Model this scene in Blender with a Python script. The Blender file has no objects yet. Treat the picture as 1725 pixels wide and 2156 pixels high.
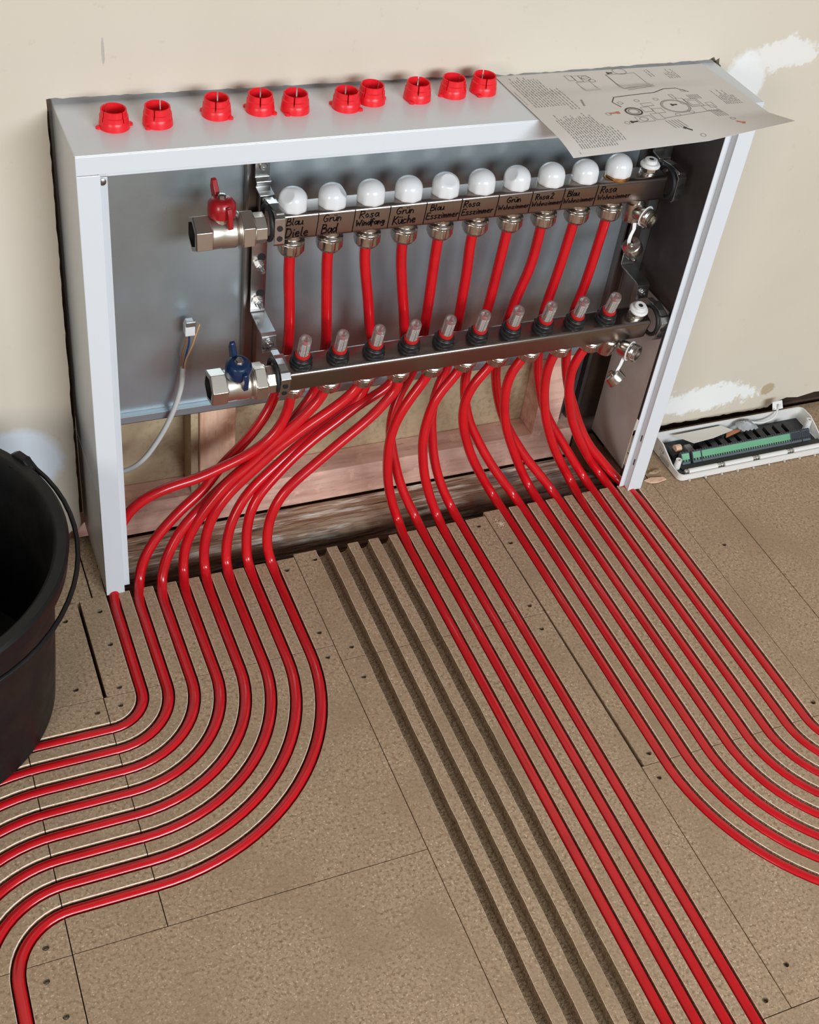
import bpy, bmesh, math, random
from mathutils import Vector, Matrix
random.seed(7)
S = bpy.context.scene
COL = S.collection
PI = math.pi
V = Vector

# ------------------------------------------------------------ camera, light, exposure
cam_d = bpy.data.cameras.new('camera'); cam = bpy.data.objects.new('camera', cam_d); COL.objects.link(cam)
S.camera = cam
cam_d.sensor_fit = 'HORIZONTAL'; cam_d.sensor_width = 36.0
cam_d.lens = 36.0 * 2630.07 / 1725.0
cam_d.clip_start = 0.05; cam_d.clip_end = 60
rr = V((0.920518, -0.373877, 0.11341)); dd = V((-0.178732, -0.661094, -0.728704)); ff = V((0.34742, 0.650515, -0.675373))
M = Matrix((rr, -dd, -ff)).transposed().to_4x4()
M.translation = V((-0.19012, -1.17922, 1.27203))
cam.matrix_world = M

S.view_settings.view_transform = 'Standard'
S.view_settings.look = 'None'
S.view_settings.exposure = 0.0
S.view_settings.gamma = 1.0
S.view_settings.use_curve_mapping = False

w = bpy.data.worlds.new('room_light'); S.world = w; w.use_nodes = True
nt = w.node_tree; nt.nodes.clear()
wo = nt.nodes.new('ShaderNodeOutputWorld'); bg = nt.nodes.new('ShaderNodeBackground')
tc = nt.nodes.new('ShaderNodeTexCoord'); sx = nt.nodes.new('ShaderNodeSeparateXYZ'); cr = nt.nodes.new('ShaderNodeValToRGB')
mr = nt.nodes.new('ShaderNodeMapRange'); mr.inputs[1].default_value = -1; mr.inputs[2].default_value = 1
nt.links.new(tc.outputs['Generated'], sx.inputs[0]); nt.links.new(sx.outputs['Z'], mr.inputs[0]); nt.links.new(mr.outputs[0], cr.inputs[0])
cr.color_ramp.elements[0].position = 0.45; cr.color_ramp.elements[0].color = (0.13, 0.095, 0.07, 1)
cr.color_ramp.elements[1].position = 0.56; cr.color_ramp.elements[1].color = (0.34, 0.31, 0.28, 1)
e = cr.color_ramp.elements.new(1.0); e.color = (0.20, 0.18, 0.16, 1)
nt.links.new(cr.outputs[0], bg.inputs[0]); bg.inputs[1].default_value = 0.74
nt.links.new(bg.outputs[0], wo.inputs[0])

def area(name, loc, target, sx_, sy_, power, col):
    d = bpy.data.lights.new(name, 'AREA'); d.shape = 'RECTANGLE'; d.size = sx_; d.size_y = sy_
    d.energy = power; d.color = col
    o = bpy.data.objects.new(name, d); COL.objects.link(o); o.location = loc
    o.rotation_euler = (V(target) - V(loc)).to_track_quat('-Z', 'Y').to_euler()
    return o
area('window_daylight', (1.0, -3.3, 1.6), (0.4, 0.0, 0.35), 1.9, 0.8, 112, (0.86, 0.94, 1.0))
area('side_window_daylight', (-2.3, -2.7, 1.35), (0.3, 0.0, 0.3), 0.9, 1.1, 34, (1.0, 0.95, 0.88))

# ------------------------------------------------------------ object helpers
def tag(o, label=None, cat=None, group=None, kind=None):
    if label: o['label'] = label
    if cat: o['category'] = cat
    if group: o['group'] = group
    if kind: o['kind'] = kind
    return o
def thing(name, label, cat, loc=(0, 0, 0), group=None):
    o = bpy.data.objects.new(name, None); COL.objects.link(o); o.location = loc
    o.empty_display_size = 0.02
    return tag(o, label, cat, group)
def obj(name, bm, mats, parent=None, smooth=40, bevel=0.0, seg=2):
    """link bm (world coordinates) as one object; a child gets its parent's offset removed"""
    bmesh.ops.recalc_face_normals(bm, faces=bm.faces)
    me = bpy.data.meshes.new(name); bm.to_mesh(me); bm.free()
    if not isinstance(mats, (list, tuple)): mats = [mats]
    for m in mats: me.materials.append(m)
    o = bpy.data.objects.new(name, me); COL.objects.link(o)
    if parent is not None:
        o.parent = parent
        off = V((0, 0, 0)); p = parent
        while p is not None: off += p.location; p = p.parent
        me.transform(Matrix.Translation(-off))
    if bevel:
        b = o.modifiers.new('edge', 'BEVEL'); b.width = bevel; b.segments = seg; b.limit_method = 'ANGLE'; b.angle_limit = math.radians(35)
    if smooth:
        for p in me.polygons: p.use_smooth = True
        try: me.set_sharp_from_angle(angle=math.radians(smooth))
        except Exception: pass
    return o
def structure(name, bm, mats, parent=None, **k):
    o = obj(name, bm, mats, parent, **k)
    if parent is None: o['kind'] = 'structure'
    return o
def nb(): return bmesh.new()
def box(bm, a, b, mi=0):
    x0, y0, z0 = a; x1, y1, z1 = b
    v = [bm.verts.new(p) for p in [(x0,y0,z0),(x1,y0,z0),(x1,y1,z0),(x0,y1,z0),(x0,y0,z1),(x1,y0,z1),(x1,y1,z1),(x0,y1,z1)]]
    for f in [(0,3,2,1),(4,5,6,7),(0,1,5,4),(1,2,6,5),(2,3,7,6),(3,0,4,7)]:
        bm.faces.new([v[i] for i in f]).material_index = mi
    return v
def frame(axis):
    z = V(axis).normalized(); x = z.orthogonal().normalized(); y = z.cross(x)
    return x, y, z
def lathe(bm, base, axis, prof, n=24, mi=0, rot=0.0, cap=True, xdir=None):
    """prof: list of (radius, height[, sides]) along axis"""
    x, y, z = frame(axis)
    if xdir is not None:
        x = (V(xdir) - z * V(xdir).dot(z)).normalized(); y = z.cross(x)
    base = V(base); rings = []
    for r, h in prof:
        if r < 1e-6: rings.append([bm.verts.new(base + z * h)])
        else: rings.append([bm.verts.new(base + z * h + x * r * math.cos(rot + 2*PI*k/n) + y * r * math.sin(rot + 2*PI*k/n)) for k in range(n)])
    for a, b in zip(rings, rings[1:]):
        for k in range(n):
            k2 = (k + 1) % n
            if len(a) == 1 and len(b) == 1: continue
            if len(a) == 1: f = bm.faces.new((a[0], b[k2], b[k]))
            elif len(b) == 1: f = bm.faces.new((a[k], a[k2], b[0]))
            else: f = bm.faces.new((a[k], a[k2], b[k2], b[k]))
            f.material_index = mi
    if cap:
        for r_ in (rings[0], rings[-1]):
            if len(r_) > 2: bm.faces.new(r_).material_index = mi
def catmull(pts, step=0.006, closed=False):
    P = [V(p) for p in pts]; out = []
    n = len(P)
    for i in range(n - 1):
        p0 = P[i-1] if i > 0 else P[0] * 2 - P[1]
        p1, p2 = P[i], P[i+1]
        p3 = P[i+2] if i + 2 < n else P[-1] * 2 - P[-2]
        d = (p2 - p1).length; m = max(1, int(d / step))
        # centripetal
        def tj(ti, a, b): return ti + max(1e-5, (b - a).length) ** 0.5
        t0 = 0; t1 = tj(t0, p0, p1); t2 = tj(t1, p1, p2); t3 = tj(t2, p2, p3)
        for k in range(m):
            t = t1 + (t2 - t1) * k / m
            A1 = p0*((t1-t)/(t1-t0)) + p1*((t-t0)/(t1-t0)); A2 = p1*((t2-t)/(t2-t1)) + p2*((t-t1)/(t2-t1)); A3 = p2*((t3-t)/(t3-t2)) + p3*((t-t2)/(t3-t2))
            B1 = A1*((t2-t)/(t2-t0)) + A2*((t-t0)/(t2-t0)); B2 = A2*((t3-t)/(t3-t1)) + A3*((t-t1)/(t3-t1))
            out.append(B1*((t2-t)/(t2-t1)) + B2*((t-t1)/(t2-t1)))
    out.append(P[-1]); return out
def smooth_path(P, it=2):
    for _ in range(it):
        Q = [P[0]] + [P[i-1]*0.25 + P[i]*0.5 + P[i+1]*0.25 for i in range(1, len(P)-1)] + [P[-1]]
        P = Q
    return P
def tube(bm, P, r, n=12, mi=0, cap=True, radii=None):
    P = [V(p) for p in P]; rings = []
    t0 = (P[1] - P[0]).normalized(); u = t0.orthogonal().normalized()
    for i, p in enumerate(P):
        t = (P[min(i+1, len(P)-1)] - P[max(i-1, 0)]).normalized()
        u = (u - t * u.dot(t)).normalized(); v = t.cross(u)
        ri = radii[i] if radii else r
        rings.append([bm.verts.new(p + (u * math.cos(2*PI*k/n) + v * math.sin(2*PI*k/n)) * ri) for k in range(n)])
    for a, b in zip(rings, rings[1:]):
        for k in range(n):
            bm.faces.new((a[k], a[(k+1) % n], b[(k+1) % n], b[k])).material_index = mi
    if cap:
        bm.faces.new(rings[0]).material_index = mi; bm.faces.new(rings[-1]).material_index = mi
def strip(bm, P, width_dir, wid, th_dir=None, th=0.002, mi=0):
    """flat bar: polyline P (Vectors), width along width_dir, thickness normal to the line"""
    P = [V(p) for p in P]; wd = V(width_dir).normalized() * (wid / 2); rings = []
    for i, p in enumerate(P):
        t = (P[min(i+1, len(P)-1)] - P[max(i-1, 0)]).normalized()
        nrm = t.cross(wd).normalized() * (th / 2)
        rings.append([bm.verts.new(p + wd + nrm), bm.verts.new(p + wd - nrm), bm.verts.new(p - wd - nrm), bm.verts.new(p - wd + nrm)])
    for a, b in zip(rings, rings[1:]):
        for k in range(4): bm.faces.new((a[k], a[(k+1) % 4], b[(k+1) % 4], b[k])).material_index = mi
    bm.faces.new(rings[0]).material_index = mi; bm.faces.new(rings[-1]).material_index = mi
def extrude_poly(bm, pts, vec, mi=0):
    a = [bm.verts.new(V(p)) for p in pts]; b = [bm.verts.new(V(p) + V(vec)) for p in pts]
    fs = [bm.faces.new(a), bm.faces.new(list(reversed(b)))]
    for k in range(len(a)):
        k2 = (k + 1) % len(a); fs.append(bm.faces.new((a[k2], a[k], b[k], b[k2])))
    for f in fs: f.material_index = mi
def stroke(bm, pts, w, o, ux, uy, nrm, th=0.0003, mi=0):
    """pen line: 2D pts in a plane (origin o, axes ux, uy), thin raised ribbon with round-ish ends"""
    o, ux, uy, nrm = V(o), V(ux), V(uy), V(nrm)
    P = [o + ux * x + uy * y for x, y in pts]
    if len(P) == 1: P = [P[0], P[0] + ux * w * 0.6]
    L = []; R = []
    for i, p in enumerate(P):
        t = (P[min(i+1, len(P)-1)] - P[max(i-1, 0)]).normalized()
        s = nrm.cross(t).normalized() * (w / 2)
        if i == 0: p = p - t * w * 0.3
        if i == len(P) - 1: p = p + t * w * 0.3
        L.append(p + s); R.append(p - s)
    tl = [bm.verts.new(p + nrm * th) for p in L]; tr = [bm.verts.new(p + nrm * th) for p in R]
    for i in range(len(P) - 1):
        f = bm.faces.new((tl[i], tr[i], tr[i+1], tl[i+1])); f.material_index = mi

# ------------------------------------------------------------ materials
def mat(name, col, rough=0.5, metal=0.0, spec=0.5, noise=None, bump=None, aniso=0.0, trans=0.0, coat=0.0, rnoise=None):
    """noise: list of (scale, colour, low, high, detail[, stretch xyz]) mixed over col; bump: (scale, strength, dist[, stretch])"""
    m = bpy.data.materials.new(name); m.use_nodes = True; nt = m.node_tree; N = nt.nodes; L = nt.links
    b = N['Principled BSDF']
    b.inputs['Base Color'].default_value = (*col, 1); b.inputs['Roughness'].default_value = rough; b.inputs['Metallic'].default_value = metal
    b.inputs['Specular IOR Level'].default_value = spec; b.inputs['Transmission Weight'].default_value = trans
    b.inputs['Coat Weight'].default_value = coat; b.inputs['Coat Roughness'].default_value = 0.08
    tc = N.new('ShaderNodeTexCoord')
    def coords(st):
        mp = N.new('ShaderNodeMapping'); L.new(tc.outputs['Object'], mp.inputs[0]); mp.inputs['Scale'].default_value = st; return mp.outputs[0]
    if noise:
        last = None
        for q in noise:
            sc, c2, lo, hi, det = q[:5]; st = q[5] if len(q) > 5 else (1, 1, 1)
            n = N.new('ShaderNodeTexNoise'); n.inputs['Scale'].default_value = sc; n.inputs['Detail'].default_value = det
            n.inputs['Roughness'].default_value = 0.6
            L.new(coords(st), n.inputs['Vector'])
            r = N.new('ShaderNodeMapRange'); r.inputs[1].default_value = lo; r.inputs[2].default_value = hi; L.new(n.outputs[0], r.inputs[0])
            mx = N.new('ShaderNodeMix'); mx.data_type = 'RGBA'; L.new(r.outputs[0], mx.inputs[0])
            if last is None: mx.inputs[6].default_value = (*col, 1)
            else: L.new(last, mx.inputs[6])
            mx.inputs[7].default_value = (*c2, 1); last = mx.outputs[2]
        L.new(last, b.inputs['Base Color'])
    if rnoise:
        sc, lo, hi = rnoise
        n = N.new('ShaderNodeTexNoise'); n.inputs['Scale'].default_value = sc; n.inputs['Detail'].default_value = 3; L.new(coords((1, 1, 1)), n.inputs['Vector'])
        r = N.new('ShaderNodeMapRange'); r.inputs[1].default_value = .3; r.inputs[2].default_value = .7; r.inputs[3].default_value = lo; r.inputs[4].default_value = hi
        L.new(n.outputs[0], r.inputs[0]); L.new(r.outputs[0], b.inputs['Roughness'])
    if bump:
        bl = bump if isinstance(bump, list) else [bump]; prev = None
        for q in bl:
            sc, stg, dist = q[:3]; st = q[3] if len(q) > 3 else (1, 1, 1)
            n = N.new('ShaderNodeTexNoise'); n.inputs['Scale'].default_value = sc; n.inputs['Detail'].default_value = 4; L.new(coords(st), n.inputs['Vector'])
            bp = N.new('ShaderNodeBump'); bp.inputs['Strength'].default_value = stg; bp.inputs['Distance'].default_value = dist
            L.new(n.outputs[0], bp.inputs['Height'])
            if prev: L.new(prev, bp.inputs['Normal'])
            prev = bp.outputs[0]
        L.new(prev, b.inputs['Normal'])
    return m
def add_patches(m, patches):
    """patches: (centre, half size, colour, ragged) soft-edged plaster/dirt spots fixed in object space"""
    nt = m.node_tree; N = nt.nodes; L = nt.links; b = N['Principled BSDF']
    src = b.inputs['Base Color'].links[0].from_socket
    tc = N.new('ShaderNodeTexCoord')
    n = N.new('ShaderNodeTexNoise'); n.inputs['Scale'].default_value = 40; n.inputs['Detail'].default_value = 12; n.inputs['Roughness'].default_value = .72; L.new(tc.outputs['Object'], n.inputs['Vector'])
    for c, h, col, rag in patches:
        s = N.new('ShaderNodeVectorMath'); s.operation = 'SUBTRACT'; L.new(tc.outputs['Object'], s.inputs[0]); s.inputs[1].default_value = c
        d = N.new('ShaderNodeVectorMath'); d.operation = 'DIVIDE'; L.new(s.outputs[0], d.inputs[0]); d.inputs[1].default_value = h
        ln = N.new('ShaderNodeVectorMath'); ln.operation = 'LENGTH'; L.new(d.outputs[0], ln.inputs[0])
        a = N.new('ShaderNodeMath'); a.operation = 'MULTIPLY_ADD'; L.new(n.outputs[0], a.inputs[0]); a.inputs[1].default_value = rag; L.new(ln.outputs['Value'], a.inputs[2])
        r = N.new('ShaderNodeMapRange'); r.inputs[1].default_value = 1.0 + rag*0.5; r.inputs[2].default_value = 0.80 + rag*0.5; L.new(a.outputs[0], r.inputs[0])
        mx = N.new('ShaderNodeMix'); mx.data_type = 'RGBA'; L.new(r.outputs[0], mx.inputs[0]); L.new(src, mx.inputs[6]); mx.inputs[7].default_value = (*col, 1); src = mx.outputs[2]
    L.new(src, b.inputs['Base Color'])
    return m

MDF = [(240, (0.22, 0.135, 0.075), .46, .70, 5), (330, (0.74, 0.56, 0.40), .575, .70, 3), (9, (0.34, 0.235, 0.145), .45, .75, 4), (150, (0.72, 0.55, 0.40), .68, .74, 2, (1, 2.6, 1)), (120, (0.14, 0.085, 0.05), .70, .76, 3)]
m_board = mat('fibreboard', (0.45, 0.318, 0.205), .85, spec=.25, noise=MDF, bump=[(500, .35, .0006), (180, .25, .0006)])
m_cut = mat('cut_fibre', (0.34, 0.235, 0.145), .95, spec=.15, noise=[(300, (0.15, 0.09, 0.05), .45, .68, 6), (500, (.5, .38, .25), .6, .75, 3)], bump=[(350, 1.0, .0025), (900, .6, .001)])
m_edge = mat('cut_edge_fibre', (0.90, 0.73, 0.57), .9, spec=.2, noise=[(200, (.55, .40, .27), .5, .75, 4)], bump=(500, .6, .001))
m_wall = mat('cream_painted_plaster', (0.66, 0.59, 0.49), .62, spec=.3, noise=[(3.0, (0.62, 0.56, 0.46), .45, .7, 3), (55, (.60, .53, .43), .66, .76, 4)], bump=[(14, .12, .004), (160, .12, .0006)])
add_patches(m_wall, [((.900, .117, .618), (.036, .1, .050), (.80, .80, .78), .9), ((.955, .117, .650), (.060, .1, .022), (.78, .76, .72), 2.6),
    ((-.085, .117, .155), (.065, .1, .062), (.76, .80, .86), .35), ((1.02, .117, .058), (.11, .1, .030), (.84, .84, .82), 2.2),
    ((1.15, .117, .055), (.014, .1, .014), (.46, .36, .24), 1.6), ((.056, .117, .700), (.0022, .1, .018), (.48, .44, .40), 2.2), ((.066, .117, .828), (.012, .1, .0015), (.55, .52, .47), 1.5)])
m_wallcut = mat('plaster_broken_edge', (.62, .56, .47), .95, noise=[(60, (.22, .16, .11), .45, .65, 5)], bump=(120, .8, .002))
m_white = mat('white_powder_coat', (0.70, 0.735, 0.77), .22, spec=.5, bump=(900, .04, .0003))
m_whiteleg = mat('white_coated_leg_sheet', (0.62, 0.60, 0.58), .35, noise=[(12, (.50, .46, .43), .45, .75, 3)])
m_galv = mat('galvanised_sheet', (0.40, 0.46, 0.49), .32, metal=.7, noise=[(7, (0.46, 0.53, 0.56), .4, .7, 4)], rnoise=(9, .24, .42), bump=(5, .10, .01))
m_galvdark = mat('galvanised_shaded_sheet', (0.16, 0.15, 0.15), .42, metal=.6, noise=[(8, (.10, .085, .08), .45, .7, 4)])  # same galvanised steel as the back panel, with the side's shade put into the colour
m_zinc = mat('zinc_plated_steel', (0.55, 0.55, 0.54), .26, metal=1.0)
m_zincdark = mat('dark_zinc_steel', (0.30, 0.28, 0.27), .35, metal=1.0)
m_black = mat('black_rubber', (0.012, 0.012, 0.013), .55)
m_steel = mat('brushed_stainless_steel', (0.33, 0.28, 0.255), .25, metal=1.0, bump=(60, .03, .0004, (.05, 1, 1)))
m_nickel = mat('nickel_plated_brass', (0.60, 0.57, 0.52), .22, metal=1.0, rnoise=(120, .15, .32))
m_nickelmatt = mat('matt_nickel_casting', (0.66, 0.61, 0.54), .36, metal=1.0, bump=(700, .1, .0004))
m_brass = mat('brass_thread', (.72, .45, .2), .3, metal=1.0)
m_bore = mat('dark_bore', (.015, .013, .012), .7)
m_cap = mat('white_plastic_cap', (0.80, 0.81, 0.82), .22, spec=.5, coat=.3)
m_plast = mat('white_plastic', (0.80, 0.79, 0.77), .4)
m_redh = mat('dark_red_handle', (0.36, 0.008, 0.012), .3, coat=.3)
m_blueh = mat('navy_blue_handle', (0.004, 0.022, 0.075), .3, coat=.3)
m_pipe = mat('red_heating_pipe', (0.60, 0.006, 0.012), .24, spec=.5, coat=.25, noise=[(25, (.50, .005, .010), .45, .7, 3)])
m_sleeve = mat('red_plastic_sleeve', (0.80, 0.012, 0.022), .35)
m_redring = mat('red_ring', (.50, .012, .01), .3)
m_glass = mat('clear_plastic', (0.96, 0.95, 0.93), .05, trans=.88)
m_scale = mat('pale_scale', (.78, .72, .66), .4)
m_blackpl = mat('black_plastic', (0.014, 0.014, 0.016), .36)
m_ink = mat('black_marker_ink', (0.012, 0.006, 0.006), .9, spec=.05)
m_paper = mat('printed_paper', (0.74, 0.70, 0.67), .75, spec=.2, noise=[(6, (.70, .66, .63), .4, .7, 2)])
m_print = mat('grey_print', (.30, .28, .27), .8)
m_printd = mat('black_print', (.06, .05, .05), .8)
m_orange = mat('orange_print', (.60, .20, .10), .8)
m_cable = mat('grey_cable_sheath', (0.60, 0.60, 0.58), .4)
m_wireb = mat('blue_wire', (.01, .06, .22), .4); m_wireg = mat('brown_wire', (.30, .15, .07), .4); m_wirey = mat('earth_wire', (.62, .36, .18), .4)
m_copper = mat('copper', (.80, .38, .22), .3, metal=1.0)
m_bucket = mat('black_bucket_rubber', (0.006, 0.006, 0.0065), .42, spec=.35, noise=[(14, (.016, .013, .012), .5, .75, 5)], rnoise=(20, .38, .6), bump=(40, .1, .002))
m_pcb = mat('dark_circuit_board', (.010, .016, .020), .4)
m_green = mat('green_terminal', (.33, .74, .47), .5)
m_greyterm = mat('grey_terminal', (.09, .11, .13), .5)
m_tray = mat('off_white_plastic_tray', (0.78, 0.76, 0.73), .35)
m_bag = mat('clear_film', (.8, .82, .84), .15, trans=.5)
m_card = mat('cream_card', (.72, .69, .62), .7)
def wood(name, base, dark, st, sc=14):
    m = mat(name, base, .75, spec=.25, noise=[(sc, dark, .42, .66, 5, st), (sc*5, tuple(c*.7 for c in dark), .62, .72, 4, st), (40, tuple(c*1.15 for c in base), .55, .7, 3)], bump=[(sc*4, .3, .001, st)])
    return m
m_knot = mat('dark_nail_hole', (.05, .025, .015), .9)
m_stud = wood('pale_pine', (.84, .57, .41), (.66, .39, .26), (4, 4, .5))
m_studside = m_stud
m_plate = wood('pine_plate', (.80, .50, .40), (.58, .32, .25), (.5, 4, 4))
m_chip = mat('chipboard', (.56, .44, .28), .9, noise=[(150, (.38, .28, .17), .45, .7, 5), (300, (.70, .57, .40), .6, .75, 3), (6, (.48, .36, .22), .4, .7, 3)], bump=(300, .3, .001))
m_beam = mat('weathered_old_timber', (.46, .32, .22), .85, noise=[(18, (.86, .80, .70), .51, .58, 10, (.4, 3.5, 5)), (26, (.13, .075, .045), .52, .66, 8, (.35, 3, 5)), (14, (.50, .33, .20), .55, .7, 6, (.8, 3, 3)), (9, (.26, .26, .27), .60, .7, 5)], bump=[(16, 1.0, .012, (.35, 3, 3)), (90, .8, .003, (.3, 2, 2))])
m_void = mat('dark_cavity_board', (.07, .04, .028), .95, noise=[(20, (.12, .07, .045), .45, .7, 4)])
m_darkwood = wood('stained_wood_block', (.16, .08, .045), (.09, .045, .03), (2, .6, 2))

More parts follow.
